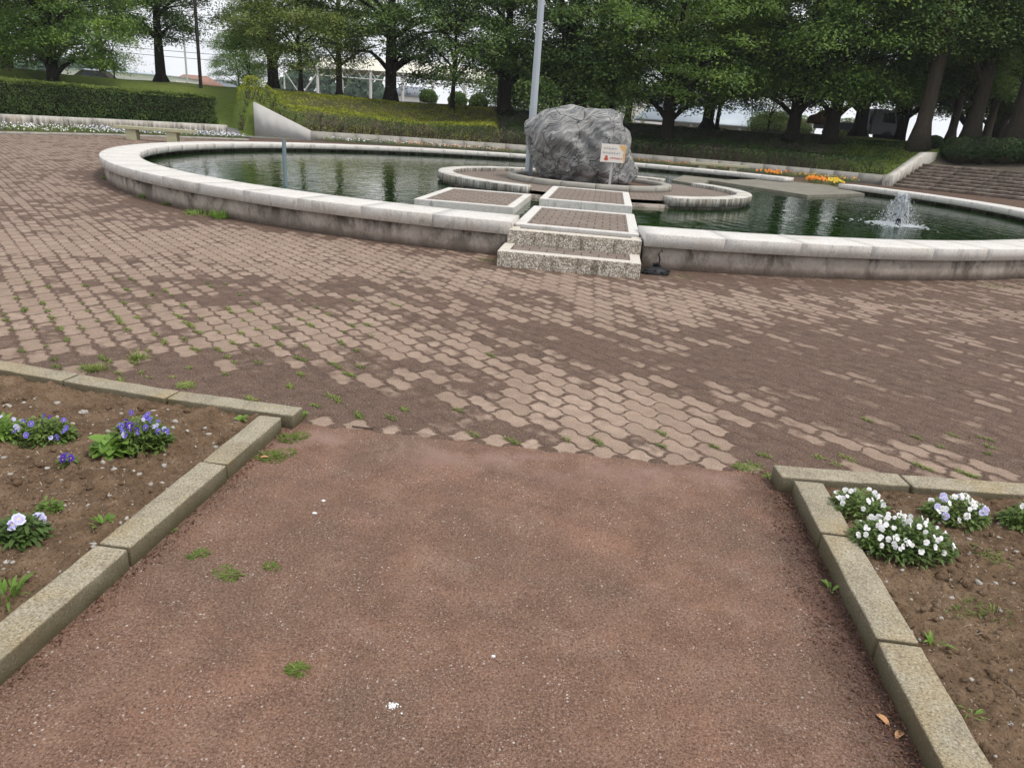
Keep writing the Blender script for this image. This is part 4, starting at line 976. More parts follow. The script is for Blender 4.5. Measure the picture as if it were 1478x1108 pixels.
# stairs on the right
stt = tag(empty('stone_stairs', (PX, PY, 0)), 'broad flight of worn stone stairs climbing on the right', 'stairs')
for k in range(8):
    z = .14 * (k + 1); R0 = 23.3 + k * .5
    V, F = merge([arc_sweep([(0, z - .2), (0, z - .012), (.012, z), (.56, z), (.56, z - .2)], R0, a_ , a_ + 3.93, 4) for a_ in np.arange(6.0, 46, 4.0)])
    V[:, 2] += .006 * np.sin(V[:, 0] * 2 + k) * np.sin(V[:, 1] * 3); V[:, 2] -= 0
    link('stair_step', raw('stair_step', V, F), M['stair'], stt)
ck = tag(empty('stair_cheek_wall', (*pol(23.5, 46.8), 0)), 'sloping stone cheek wall beside the stairs', 'wall'); lo = np.array([*pol(23.5, 46.8), 0])
Vv = []
for R0, zt in ((23.2, .5), (23.7, .52), (27.8, 1.66), (29.4, 1.72)):
    for th in (46.2, 47.2):
        th_ = 46.7 + (th - 46.7) * 23.4 / R0; xx, yy = pol(R0, th_); Vv += [(xx, yy, -.1), (xx, yy, zt)]
Vv = np.array(Vv) - lo; Ff = []
for k in range(3):
    b = k * 4; Ff += [(b, b + 1, b + 5, b + 4), (b + 2, b + 6, b + 7, b + 3), (b + 1, b + 3, b + 7, b + 5)]
Ff += [(0, 2, 3, 1), (12, 13, 15, 14)]
link('cheek_wall', raw('cheek_wall', Vv, [np.array(Ff)]), M['granite_far'], ck)

# lane through the gap at the left
th = np.linspace(129.75, 190, 60); rows = []
for R0 in np.linspace(26.9, 31.2, 6):
    th = np.linspace(131.2 - .4 * (R0 - 23.5), 190, 60); rows.append(np.stack([PX + R0 * np.cos(np.radians(th)), PY + R0 * np.sin(np.radians(th))], -1))
rows = np.stack(rows); z = terr(rows[..., 0], rows[..., 1]) + .012; V = np.concatenate([rows, z[..., None]], -1).reshape(-1, 3)
i = np.arange(5)[:, None] * 60 + np.arange(59)[None, :]; F = np.stack([i, i + 60, i + 61, i + 1], -1).reshape(-1, 4)
Vb = []; thb = np.linspace(131.0, 134.4, 6); 
for R0 in (23.0, 24, 25, 26, 26.9): 
    for t_ in thb: xx, yy = pol(R0, t_ - .4 * (R0 - 23.5)); Vb.append((xx, yy, max(0, tz(xx, yy)) + .04))
i2 = np.arange(4)[:, None] * 6 + np.arange(5)[None, :]; F2 = np.stack([i2, i2 + 6, i2 + 7, i2 + 1], -1).reshape(-1, 4)
ar = [pol(23.26, t_) for t_ in np.linspace(123.3, 131.2, 12)]; Vc = np.array([(*WA, .013), *[(x_, y_, .013) for x_, y_ in ar], (*pol(25.3, 131.2), .013), (*WB, .013)])
V, Fm = merge([(V, [F]), (np.array(Vb), [F2]), (Vc, [np.arange(len(Vc))[None, :]])]); me = raw('lane', V, Fm, True); tag(link('lane', me, M['lane']), kind='structure')

# flower strips at the foot of the walls
def flower_strip(th0, th1, R0, R1, cols, n, nf, label):
    th = np.radians(rng.uniform(th0, th1, n)); R = rng.uniform(R0, R1, n); cl = np.sin(th * 160) + np.sin(th * 47 + 1)
    hgt = .05 + .16 * rng.random(n) * (1 + .3 * cl)
    P = np.stack([PX + R * np.cos(th), PY + R * np.sin(th), hgt], -1); V, F = cards(P, rng.normal(0, .6, (n, 3)) + [0, 0, 1], .06 * rng.uniform(.7, 1.4, n), .03 * rng.uniform(.7, 1.4, n))
    o = link('flower_leaves', raw('flower_leaves', V, F), M['pansyleaf']); tag(o, kind='stuff')
    for c, sub in cols:
        a0, a1 = sub; m = int(nf * .42 * (a1 - a0) / (th1 - th0)); th = np.radians(rng.uniform(a0, a1, m)); R = rng.uniform(R0, R1, m)
        P = np.stack([PX + R * np.cos(th), PY + R * np.sin(th), rng.uniform(.12, .27, m)], -1); V, F = cards(P, rng.normal(0, .5, (m, 3)) + [0, -.5, .7], np.full(m, .06), np.full(m, .06))
        me = raw('strip_flowers', V, F); fattr(me, 'rad', np.full(len(V), .9)); o = link('strip_flowers', me, PET[c]); tag(o, kind='stuff')
flower_strip(134.5, 182, 20.6, 23.3, [('white', (134.5, 182)), ('pale', (134.5, 150)), ('orange', (168, 171))], 14000, 3800, '')
flower_strip(50, 122, 22.7, 23.4, [('orange', (50, 60)), ('orange', (66, 80)), ('white', (98, 122)), ('orange', (96, 112)), ('yellow', (50, 58))], 7000, 1500, '')
V, F = wall_arc(134.5, 182, 20.35, .14, -.05, .07, 2.4); V[:, :2] += (PX, PY); o = link('strip_kerb', raw('strip_kerb', V, F), M['concrete']); tag(o, 'thin concrete edging of the white flower strip on the left', 'edging')

# benches
def bench(x, y, rz, label):
    t = tag(empty('stone_bench', (x, y, 0), rz), label, 'bench', 'backless stone benches'); bm = bmesh.new(); bm_box(bm, (0, 0, .42), (2.75, .5, .11), bev=.012, seg=2); link('seat', from_bm('seat', bm), M['benchm'], t)
    for s in (-.8, .62): 
        bm = bmesh.new(); bm_box(bm, (s, 0, .18), (.36, .4, .37), bev=.008); link('leg', from_bm('leg', bm), M['benchm'], t)
bench(-13.95, 28.0, R_(8), 'mossy backless stone bench before the white flower strip')
x, y, z = px(1036, 35.5); bench(x, y, R_(-4), 'yellowish backless stone bench behind the pool rim right of the boulder')

# ------------------------------------------------------------------ things beyond the mound
def Pz(xp, Yd): return px(xp, Yd)
# pavilion with pale gable roof
x, y, z = Pz(1010, 82); z = 2.35
pv = tag(empty('pavilion', (x, y, z), R_(-6)), 'long white pavilion with pale blue-grey roof behind the trunks', 'building')
bm = bmesh.new(); 
for q in ((-6.4, -2.2, 3.1), (6.4, -2.2, 3.1)): pass
def prism(P0, P1): return None
me = raw('roof', np.array([(-7, -3.2, .75), (7, -3.2, .75), (6.3, 0, 3.1), (-4.6, 0, 3.1), (-7, 3.2, .75), (7, 3.2, .75), (-7, -3.2, .6), (7, -3.2, .6), (7, 3.2, .6), (-7, 3.2, .6)]), [np.array([(0, 1, 2, 3), (5, 4, 3, 2), (6, 7, 1, 0), (8, 9, 4, 5), (9, 8, 7, 6)]), np.array([(1, 5, 2), (4, 0, 3)]), np.array([(7, 8, 5, 1), (9, 6, 0, 4)])]); link('roof', me, M['roofblue'], pv)
link('wall', box_me('wall', (1.5, 0, -.6), (10.6, 5.4, 2.42)), M['wallw'], pv)
for k in range(6): link('column', box_me('column', (-6.2 + k * 2.45, -2.9, -.6), (.28, .28, 2.4)), M['white'], pv)
# white ribbed canopy hall
x, y, z = Pz(585, 92); z = 1.6
cn = tag(empty('canopy_hall', (x, y, z), R_(3)), 'open white steel canopy with cream arched roof beyond the trees', 'building')
nx_, ny_ = 15, 7; Vv = []
for a_ in np.linspace(-9.5, 11.5, nx_):
    for b in np.linspace(-5, 5, ny_): Vv.append((a_, b, 3.5 + 2.0 * math.cos(b / 5 * 1.4) + .7 * math.cos(a_ / 11)))
i = np.arange(nx_ - 1)[:, None] * ny_ + np.arange(ny_ - 1)[None, :]; link('roof', raw('roof', Vv, [np.stack([i, i + ny_, i + ny_ + 1, i + 1], -1).reshape(-1, 4)]), M['canvas'], cn)
for a_ in (-9.3, -6.6, -3.4, .2, 3.6, 7.2, 11.2):
    for b in (-4.8,): 
        bm = bmesh.new(); tube(bm, [(a_, b, -1.5), (a_, b, 4.6)], [.17, .17], 8); link('column', from_bm('column', bm), M['white'], cn)
for b in (-4.9, -2.2, 0.5):
    bm = bmesh.new()
    for k in range(14):
        a0 = -9.5 + k * 1.5; zt = 4.5 + (0 if b < -4 else 1.2)
        tube(bm, [(a0, b, zt), (a0 + 1.5, b, zt)], [.06, .06], 5); tube(bm, [(a0, b, zt - .9), (a0 + 1.5, b, zt - .9)], [.06, .06], 5); tube(bm, [(a0, b, zt), (a0 + .75, b, zt - .9), (a0 + 1.5, b, zt)], [.045] * 3, 5)
    link('truss', from_bm('truss', bm), M['white'], cn)
bm = bmesh.new()
tube(bm, [(-9.3, -4.8, -1.2), (-13, -4.8, 3.8)], [.05, .05], 5); tube(bm, [(-13, -4.8, -1.2), (-9.3, -4.8, 3.9)], [.08, .08], 5); tube(bm, [(-13, -4.8, -1.2), (-13, -4.8, 4.2)], [.09, .09], 5); tube(bm, [(-13, -4.8, 3.9), (-9.3, -4.8, 4.2)], [.07, .07], 5)
link('end_brace', from_bm('end_brace', bm), M['white'], cn)
# green netting frame
x, y, z = Pz(712, 80); fn = tag(empty('net_fence', (x, y, 2)), 'pale green netting fence behind the dark tree', 'fence')
bm = bmesh.new()
for k in range(5): tube(bm, [(k * .9 - 1.8, 0, -1), (k * .9 - 1.8, 0, 3)], [.05, .05], 5)
for k in range(5): tube(bm, [(-1.8, 0, .3 + k * .65), (1.8, 0, .3 + k * .65)], [.025, .025], 4)
link('net_frame', from_bm('net_frame', bm), M['greennet'], fn)
# far houses and halls
def house(xp, Yd, zb, wx, dy, h, rh, roof, label, rz=0.0, win=3):
    x, y, _ = px(xp, Yd); t = tag(empty('house', (x, y, zb), rz), label, 'house', 'far houses beyond the park'); a, b = wx / 2, dy / 2
    link('wall', box_me('wall', (0, 0, h / 2), (wx, dy, h)), M['wallw'], t); e = .4
    link('roof', raw('roof', [(-a - e, -b - e, h), (a + e, -b - e, h), (a + e, b + e, h), (-a - e, b + e, h), (-a * .45, 0, h + rh), (a * .45, 0, h + rh)], [np.array([(0, 1, 5, 4), (2, 3, 4, 5), (3, 2, 1, 0)]), np.array([(1, 2, 5), (3, 0, 4)])]), M[roof], t)
    for k in range(win): link('window', box_me('window', (-a + (k + .5) * wx / win, -b - .02, h * .6), (.9, .06, 1.0)), M['glass'], t)
house(285, 170, -1.0, 11, 8, 5.6, 2.3, 'roofred', 'white house with reddish hip roof left of the dark utility pole', .1)
house(318, 180, -1.4, 9, 7, 5.4, 2.6, 'roofgrey', 'white house with grey roof right of the dark utility pole', -.15)
house(302, 205, -1.0, 9, 7, 5.6, 2.2, 'roofgrey', 'low grey-roofed house between two others far away', .2)
house(193, 150, -1.6, 22, 10, 7.2, .5, 'roofblue', 'long white flat-roofed hall beyond the left lawn', 0, 6)
house(255, 200, -1.0, 14, 8, 5.5, 2.0, 'roofgrey', 'pale house partly hidden by the lone dark tree', -.1)
house(865, 120, 1.5, 26, 10, 6.0, .6, 'roofblue', 'long pale hall seen between trunks right of the boulder', 0, 7)
house(595, 160, .5, 10, 8, 5.0, 2.0, 'roofgrey', 'small house seen beneath the canopy hall', .1)
# poles and wires
def pole(name, xp, Yd, h, r_, mat, label, cat='utility pole', grp=None, dz=0):
    x, y, z = px(xp, Yd); bm = bmesh.new(); tube(bm, [(0, 0, -1), (0, 0, h)], [r_, r_ * .7], 8)
    return tag(link(name, from_bm(name, bm), M[mat], loc=(x, y, z + dz)), label, cat, grp)
pole('utility_pole', 290, 54, 14, .13, 'pole', 'tall dark pole on the left lawn in front of the sky gap')
pole('utility_pole', 272, 110, 12, .16, 'palepole', 'pale thin utility pole behind the dark pole')
pole('utility_pole', 897, 95, 13, .2, 'palepole', 'pale thick pole behind the pavilion roof')
pole('utility_pole', 912, 78, 4.2, .08, 'palepole', 'short grey pole at the left end of the pavilion')
for xp, l_ in ((3, 'brown wooden stake at the left picture edge'), (14, 'brown wooden stake beside the leaning trunk')): pole('wooden_stake', xp, 46, 1.5, .06, 'twig', l_, 'stake', 'wooden stakes on the left lawn')
pole('light_mast', 718, 56, 9, .07, 'pole', 'thin dark mast just left of the spreading tree trunk', 'mast')
bm = bmesh.new()
for (z, sag, Yd) in ((12.2, 1.0, 108), (10.6, .9, 109), (9.0, .8, 112), (8.2, .7, 114), (14, 1.1, 110)):
    tube(bm, [(-95 + k * 8, Yd + k * .6, z - sag * math.sin(math.pi * k / 12)) for k in range(13)], [.035] * 13, 4, False)
tag(link('overhead_wires', from_bm('overhead_wires', bm), M['pole']), 'thin overhead wires crossing the pale sky gap on the left', 'wires')
# far wooded hills (no one tree can be told apart)
bm = bmesh.new(); r = np.random.default_rng(5); n = 15000
th = np.radians(r.uniform(40, 150, n)); R = r.uniform(190, 240, n); hh = (2.6 + 1.4 * np.sin(th * 21) + 1.0 * np.sin(th * 47 + 1) + 5.5 * sm(np.degrees(th), 98, 102) + 5.5 * sm(np.degrees(th), 101, 104) * (1 - sm(np.degrees(th), 108, 111))) * r.random(n) ** .55 - 1.0
P = np.stack([PX + R * np.cos(th), PY + R * np.sin(th), hh], -1); V, F = cards(P, r.normal(size=(n, 3)) + [0, -1, .6], r.uniform(1.6, 3.6, n), r.uniform(1.2, 2.6, n)); bm.free()
tag(link('distant_woods', raw('distant_woods', V, F), M['hill']), kind='stuff')
# parked truck with a soil heap
x, y, z = px(1264, 54); tk = tag(empty('flatbed_truck', (x, y, z), R_(-3)), 'grey flatbed truck parked under the trees above the bank', 'truck')
bm = bmesh.new(); prof = [(-.85, .35), (.85, .35), (.9, .95), (.62, 1.95), (-.85, 2.0)]
for yy in (-.85, .85): pass
fv = [[bm.verts.new((a_, yy, b)) for a_, b in prof] for yy in (-.85, .85)]
bm.faces.new(fv[0]); bm.faces.new(fv[1][::-1])
for k in range(5): bm.faces.new((fv[0][k], fv[1][k], fv[1][(k + 1) % 5], fv[0][(k + 1) % 5]))
bmesh.ops.recalc_face_normals(bm, faces=bm.faces); bmesh.ops.bevel(bm, geom=bm.edges, offset=.05, segments=2, affect='EDGES'); cab = link('cab', from_bm('cab', bm), M['truck'], tk)
for s in (-1, 1): link('window', raw('window', [(-.15, s * .856, 1.15), (.74, s * .856, 1.12), (.54, s * .856, 1.78), (-.15, s * .856, 1.8)], [np.array([[0, 1, 2, 3]])]), M['glass'], cab)
link('windscreen', raw('windscreen', [(.885, -.7, 1.08), (.885, .7, 1.08), (.66, .7, 1.86), (.66, -.7, 1.86)], [np.array([[0, 1, 2, 3]])]), M['glass'], cab)
bm = bmesh.new(); bm_box(bm, (-2.55, 0, .55), (3.3, 1.7, .12)); bm_box(bm, (-2.55, -.83, .78), (3.3, .05, .36)); bm_box(bm, (-2.55, .83, .78), (3.3, .05, .36)); bm_box(bm, (-4.2, 0, .78), (.05, 1.6, .36)); bm_box(bm, (-1.0, 0, 1.2), (.06, 1.6, 1.2)); link('flat_bed', from_bm('flat_bed', bm), M['truck'], tk)
for a_ in (.35, -3.2):
    for s in (-.75, .75):
        bm = bmesh.new(); tube(bm, [(a_, s - .1, .3), (a_, s + .1, .3)], [.33, .33], 14); wh = link('wheel', from_bm('wheel', bm), M['tyre'], tk)
bm = bmesh.new(); bmesh.ops.create_icosphere(bm, subdivisions=4, radius=1)
for v in bm.verts: v.co = Vector((v.co.x * .95, v.co.y * .75, max(v.co.z, -.1) * .75)) * (1 + .25 * noise.noise(v.co * 2.1))
x2, y2, z2 = px(1178, 54); tag(link('soil_heap', from_bm('soil_heap', bm, True), M['brownsoil'], loc=(x2 + .15, y2 - .2, z2 + .75)), 'brown heap of soil riding at the rear of the truck bed', 'soil heap')
# dark parked car beyond the left lawn crest
x, y, z = px(146, 66); pc = tag(empty('parked_car', (x, y, z - .75), R_(4)), 'dark parked car beyond the crest of the left lawn', 'car')
bm = bmesh.new(); prof = [(-2, .3), (2, .3), (2.05, .75), (1.1, .9), (.5, 1.4), (-1.2, 1.42), (-1.9, .95), (-2.05, .7)]; fv = [[bm.verts.new((a_, yy, b)) for a_, b in prof] for yy in (-.8, .8)]; bm.faces.new(fv[0]); bm.faces.new(fv[1][::-1])
for k in range(8): bm.faces.new((fv[0][k], fv[1][k], fv[1][(k + 1) % 8], fv[0][(k + 1) % 8]))
bmesh.ops.recalc_face_normals(bm, faces=bm.faces); bmesh.ops.bevel(bm, geom=bm.edges, offset=.06, segments=2, affect='EDGES'); link('body', from_bm('body', bm), M['pole'], pc)
link('side_window', raw('side_window', [(-1.4, -.806, .98), (.75, -.806, .95), (.42, -.806, 1.3), (-1.1, -.806, 1.32)], [np.array([[0, 1, 2, 3]])]), M['glass'], pc)
for a_ in (-1.25, 1.25):
    bm = bmesh.new(); tube(bm, [(a_, -.83, .32), (a_, -.6, .32)], [.32, .32], 14); link('wheel', from_bm('wheel', bm), M['tyre'], pc)

# ------------------------------------------------------------------ near plants
def leaf_strip(base, heading, ln, wd, up_, curl, seg=4):
    """lanceolate leaf as a folded strip, returns verts and quads"""
    V = []; d = np.array([math.cos(heading), math.sin(heading), 0]); s = np.array([-d[1], d[0], 0]); p = np.array(base, float); a = up_
    for k in range(seg + 1):
        t = k / seg; w_ = wd * math.sin(math.pi * (.08 + .9 * t)) ** .8 * .5
        nrm = np.array([-math.sin(a) * d[0], -math.sin(a) * d[1], math.cos(a)])
        V += [p - s * w_ + nrm * w_ * .35, p.copy(), p + s * w_ + nrm * w_ * .35]
        p = p + (d * math.cos(a) + np.array([0, 0, math.sin(a)])) * ln / seg; a -= curl / seg
    F = []
    for k in range(seg):
        b = k * 3; F += [(b, b + 1, b + 4, b + 3), (b + 1, b + 2, b + 5, b + 4)]
    return np.array(V), [np.array(F)]
def flower_me(key, size, seed):
    """pansy: two upper, two side and one broad lower petal"""
    r = random.Random(seed); V, F, A = [], [], []
    for k, (ang, ln, wd, zz) in enumerate(((62, .5, .46, -.02), (118, .5, .46, -.035), (8, .46, .44, .0), (172, .46, .44, .012), (270, .5, .66, .025))):
        a = R_(ang + r.uniform(-6, 6)); d = np.array([math.cos(a), math.sin(a)]); s = np.array([-d[1], d[0]]); b = len(V); m = 9
        V.append((0, 0, zz * .3)); A.append(0)
        ring = []
        for q in range(m):
            t = -1.25 + 2.5 * q / (m - 1); rr_ = ln * (.55 + .45 * math.cos(t * .9)) * (1 + .05 * math.sin(q * 2.3 + k)); x = d * rr_ * math.cos(t * .55) + s * wd * math.sin(t) * .62
            V.append((x[0], x[1], zz + .06 * math.sin(q * 1.9 + k) - .1 * abs(t) * .5)); A.append(1.0); ring.append(b + 1 + q)
        mid = []
        for q in range(m): v = np.array(V[ring[q]]) * .55; V.append(tuple(v)); A.append(.5); mid.append(b + 1 + m + q)
        for q in range(m - 1): F.append((mid[q], ring[q], ring[q + 1], mid[q + 1]))
        for q in range(m - 1): F.append((b, mid[q], mid[q + 1], mid[q + 1]) if False else (b, mid[q], mid[q + 1]))
    V = np.array(V) * size; q4 = np.array([f for f in F if len(f) == 4]); q3 = np.array([f for f in F if len(f) == 3])
    me = raw('flower', V, [q4, q3], True); fattr(me, 'rad', A[:len(me.vertices)]); me.materials.append(PET[key]); return me
FL = {(k, i_): flower_me(k, 1.0, i_ * 7 + 1) for k in PET for i_ in range(3)}
def pansy(x, y, rx, ry, h, nleaf, flowers, label, group, leafm='pansyleaf', ll=.045, cat='flowering plant', name='pansy_plant', wr=.34, seed=0):
    rx *= .88; ry *= .88; h *= .88; r = random.Random(seed * 13 + int(x * 100)); z0 = bed_z(x, y) - .004; t = tag(empty(name, (x, y, z0)), label, cat, group); parts = []
    bm = bmesh.new()
    for k in range(int(nleaf * 1.7)):
        a = r.uniform(0, 6.283); q = math.sqrt(r.random()); px_, py_ = rx * q * math.cos(a), ry * q * math.sin(a); hh = h * (1 - .75 * q * q) * r.uniform(.12, 1.0)
        l = ll * (.72 if ll < .06 else 1) * r.uniform(.5, 1.25); parts.append(leaf_strip((px_, py_, hh), a + r.uniform(-1.3, 1.3), l, l * wr * r.uniform(.8, 1.3), r.uniform(-.2, 1.15), r.uniform(.2, 1.4)))
        if k % 9 == 0: tube(bm, [(px_ * .3, py_ * .3, 0), (px_ * .8, py_ * .8, hh * .6), (px_, py_, hh)], [.0022, .0018, .0012], 4, False)
    V, F = merge(parts); link('foliage', raw('foliage', V, F, True), M[leafm], t); link('stems', from_bm('stems', bm), M[leafm], t)
    for (key, cnt, sz) in flowers:
        for k in range(cnt):
            a = r.uniform(0, 6.283); q = math.sqrt(r.random()) * 1.0; hh = h * (1 - .62 * q * q) * r.uniform(.9, 1.15) + .008
            o = link('flower', FL[(key, r.randrange(3))], None, t); s = sz * .78 * r.uniform(.7, 1.2); o.scale = (s, s, s)
            o.location = (rx * q * math.cos(a), ry * q * math.sin(a), hh)
            face = Vector((r.uniform(-.8, .8) + .3 * math.cos(a) * q, -1 + r.uniform(-.3, .7) + .3 * math.sin(a) * q, r.uniform(.15, .9))); o.rotation_euler = face.to_track_quat('Z', 'Y').to_euler()
    return t
def flower_clump(xp, Yd, rx, ry, n, key, label):
    x, y = px(xp, Yd)[:2]; t = tag(empty('flower_clump', (x, y, 0)), label, 'flowering plant', 'flower clumps behind the pool')
    q = rng.normal(0, .5, (n * 9, 2)) * [rx, ry]; V, F = cards(np.c_[q, rng.uniform(.03, .26, n * 9)], rng.normal(0, .6, (n * 9, 3)) + [0, 0, 1], rng.uniform(.05, .09, n * 9), rng.uniform(.025, .04, n * 9)); link('foliage', raw('foliage', V, F), M['pansyleaf'], t)
    r = random.Random(int(xp))
    for k in range(n):
        o = link('flower', FL[(key, k % 3)], None, t); sz = r.uniform(.09, .13); o.scale = (sz, sz, sz); o.location = (r.gauss(0, .5) * rx, r.gauss(0, .5) * ry, r.uniform(.22, .36))
        o.rotation_euler = Vector((r.uniform(-.6, .6), -1, r.uniform(.2, 1))).to_track_quat('Z', 'Y').to_euler()
flower_clump(1178, 32.0, .55, .3, 46, 'orange', 'orange flower clump at the wall foot right of the large slab')
flower_clump(1203, 31.5, .35, .25, 26, 'yellow', 'yellow-orange flower clump at the right end of the orange ones')
flower_clump(1112, 36.5, .5, .25, 26, 'orange', 'orange flowers behind the pool rim right of the yellowish bench')
GP = 'flowering plants in the beds'
def gp(xp, yp, z=.07):
    d = fw + rt * ((xp - 739) / 1036.6) - up * ((yp - 554) / 1036.6); t = (z - CH) / d.z; return d.x * t, d.y * t
def bedplant(xp, yp, *a, **k): x, y = gp(xp, yp); return pansy(x, y, *a, **k)
bedplant(62, 622, .15, .11, .13, 520, [('blue', 9, .032), ('purple', 3, .036), ('pale', 5, .03)], 'leafy violet pansy clump nearer the left picture edge', GP, seed=1)
bedplant(205, 640, .14, .11, .155, 560, [('blue', 16, .034), ('purple', 5, .036), ('pale', 6, .028)], 'violet-blue pansy clump behind the broad-leaved weed', GP, seed=2)
bedplant(5, 620, .09, .08, .09, 220, [('pale', 3, .03)], 'small leafy pansy cut by the left picture edge', GP, leafm='weedleaf', seed=3)
bedplant(96, 662, .03, .03, .045, 34, [('purple', 4, .036)], 'tiny deep violet pansy alone on the soil', GP, seed=4)
bedplant(30, 772, .085, .075, .09, 170, [('pale', 3, .058)], 'pale lilac pansy with one large open bloom, lower left', GP, seed=5, ll=.055)
bedplant(160, 650, .07, .05, .085, 30, [], 'bright broad-leaved weed in front of the violet pansies', GP, leafm='weedleaf', ll=.062, wr=.66, name='broad_leaf_weed', cat='weed', seed=6)
bedplant(70, 728, .05, .03, .05, 60, [], 'light green weed behind the large pale pansy', GP, leafm='weedleaf', name='broad_leaf_weed', cat='weed', ll=.03, seed=7)
bedplant(1238, 733, .13, .11, .12, 330, [('white', 36, .027)], 'white viola clump nearest the right bed corner', GP, leafm='violaleaf', seed=8)
bedplant(1300, 785, .22, .14, .135, 900, [('white', 82, .027)], 'wide white viola clump along the right kerb', GP, leafm='violaleaf', seed=9)
bedplant(1380, 740, .15, .1, .12, 360, [('pale', 12, .042), ('white', 28, .036)], 'lilac-white pansy clump with larger blooms, right bed', GP, leafm='violaleaf', seed=10)
bedplant(1472, 748, .08, .07, .11, 200, [('white', 3, .024)], 'leafy plant cut by the right picture edge', GP, seed=11)

def tuft_arrays(x, y, z, r_, n, ln, seed, upr=.9, wd=.004):
    r = random.Random(seed); parts = []
    for k in range(n):
        a = r.uniform(0, 6.283); q = r_ * math.sqrt(r.random()); l = ln * r.uniform(.5, 1.2)
        parts.append(leaf_strip((x + q * math.cos(a), y + q * math.sin(a), z), a + r.uniform(-.8, .8), l, wd * r.uniform(.7, 1.4), r.uniform(upr * .5, upr * 1.4), r.uniform(.3, 1.8), 3))
    return parts
def weed(xp, yp, r_, n, ln, label, group='weed tufts', mat='tuft', zz=None, name='weed_tuft', upr=.9, wd=.005, sub=None):
    x, y = gp(xp, yp, 0.0 if zz is None else zz); z = 0 if zz is None else bed_z(x, y)
    rw_ = random.Random(int(xp + yp)); parts = []
    for q in range(3 if mat == 'tuft' else 1):
        ox, oy = (rw_.gauss(0, r_ * .55), rw_.gauss(0, r_ * .35)) if mat == 'tuft' else (0, 0)
        parts += tuft_arrays(ox, oy, 0, r_ * rw_.uniform(.4, .9), int(n * .7), ln * rw_.uniform(.5, .95), int(xp * 3 + yp) + q, upr * rw_.uniform(.7, 1.3), wd * .8)
    V, F = merge(parts); o = link(name, raw(name, V, F, True), M[mat], loc=(x, y, z)); return tag(o, label, 'weed', group)
weed(425, 968, .028, 90, .028, 'small round weed tuft alone low on the red path', upr=.6)
weed(330, 828, .035, 60, .035, 'flat weed tuft on the red path by the left kerb, second from the corner', upr=.5)
weed(396, 817, .025, 40, .03, 'tiny weed tuft on the red path right of the flat tufts', upr=.5)
weed(284, 803, .03, 45, .03, 'weed tuft close to the middle of the left kerb', upr=.5)
weed(243, 768, .025, 16, .07, 'leafy weed sprouting at the foot of the left kerb', mat='weedleaf', wd=.018)
weed(345, 602, .03, 20, .06, 'bright weed just inside the left bed corner', mat='weedleaf', wd=.02, zz=.07)
weed(434, 602, .03, 36, .05, 'bright weed at the outer corner of the left kerb', mat='weedleaf', wd=.016)
weed(400, 655, .07, 190, .035, 'trailing weed along the left kerb end', upr=.5)
weed(425, 630, .06, 150, .035, 'trailing weed below the left corner stone', upr=.5)
weed(262, 558, .05, 120, .035, 'round weed tuft in the soil behind the left bed', upr=.5)
weed(205, 518, .06, 60, .08, 'pale grassy weed on the pavers behind the left bed', wd=.005)
weed(146, 534, .05, 70, .07, 'upright grass tuft behind the far kerb of the left bed')
weed(1208, 672, .02, 16, .06, 'tiny sprout behind the corner of the right bed', mat='weedleaf')
weed(1112, 688, .05, 60, .035, 'low weed at the outer corner of the right kerb', mat='weedleaf', upr=.5, wd=.01)
weed(1075, 675, .06, 90, .03, 'mossy weed between the last pavers and the right corner', upr=.5)
weed(1198, 852, .015, 8, .06, 'green sprig leaning from the right kerb foot', mat='weedleaf', wd=.014, upr=.6)
weed(1350, 915, .03, 12, .11, 'thin-bladed weed in the right bed beside a dead leaf', mat='weedleaf', wd=.012, zz=.07)
weed(1400, 875, .05, 30, .05, 'wispy grass tuft in the middle of the right bed', zz=.07)
weed(1405, 1025, .04, 16, .06, 'small grass weed low in the right bed', zz=.07, mat='weedleaf')
weed(1195, 690, .05, 50, .05, 'weed by the inner corner of the right bed', mat='weedleaf', zz=.07)
weed(1440, 800, .06, 30, .04, 'flat greyish weed in the right bed below the lilac pansy', zz=.07, upr=.4)
weed(10, 855, .06, 40, .10, 'bladed weed at the left picture edge above the kerb', mat='weedleaf', wd=.012, zz=.07)
weed(150, 755, .04, 26, .05, 'small weed on the soil beside the left kerb', mat='weedleaf', zz=.07, wd=.012)
weed(610, 345, .10, 90, .20, 'leafy green weed growing against the pool wall', mat='weedleaf', wd=.05, upr=1.2)
for k, (xp, yp, lab_) in enumerate([(246, 294, 'grass clump at the pool wall below the left curve'), (212, 284, 'small grass clump at the left end of the pool wall'), (290, 308, 'longest grass clump along the left pool wall'), (318, 313, 'grass clump at the pool wall right of the longest one'), (157, 256, 'tall weed where the pool rim curves at the far left'), (497, 332, 'weed in the stained wall joint of the pool')]):
    weed(xp, yp + 2, .22 if k in (2, 3) else .12, 130, .14, lab_, 'weeds at the pool wall', 'weedleaf', wd=.018, upr=1.0)
weed(1428, 413, .16, 120, .04, 'bright moss tuft on the paving at the right', upr=.4)
weed(985, 400, .12, 60, .04, 'weed tuft before the right pool wall', upr=.5)
weed(702, 375, .12, 90, .05, 'mossy weed at the foot of the pool wall left of the steps', upr=.5)

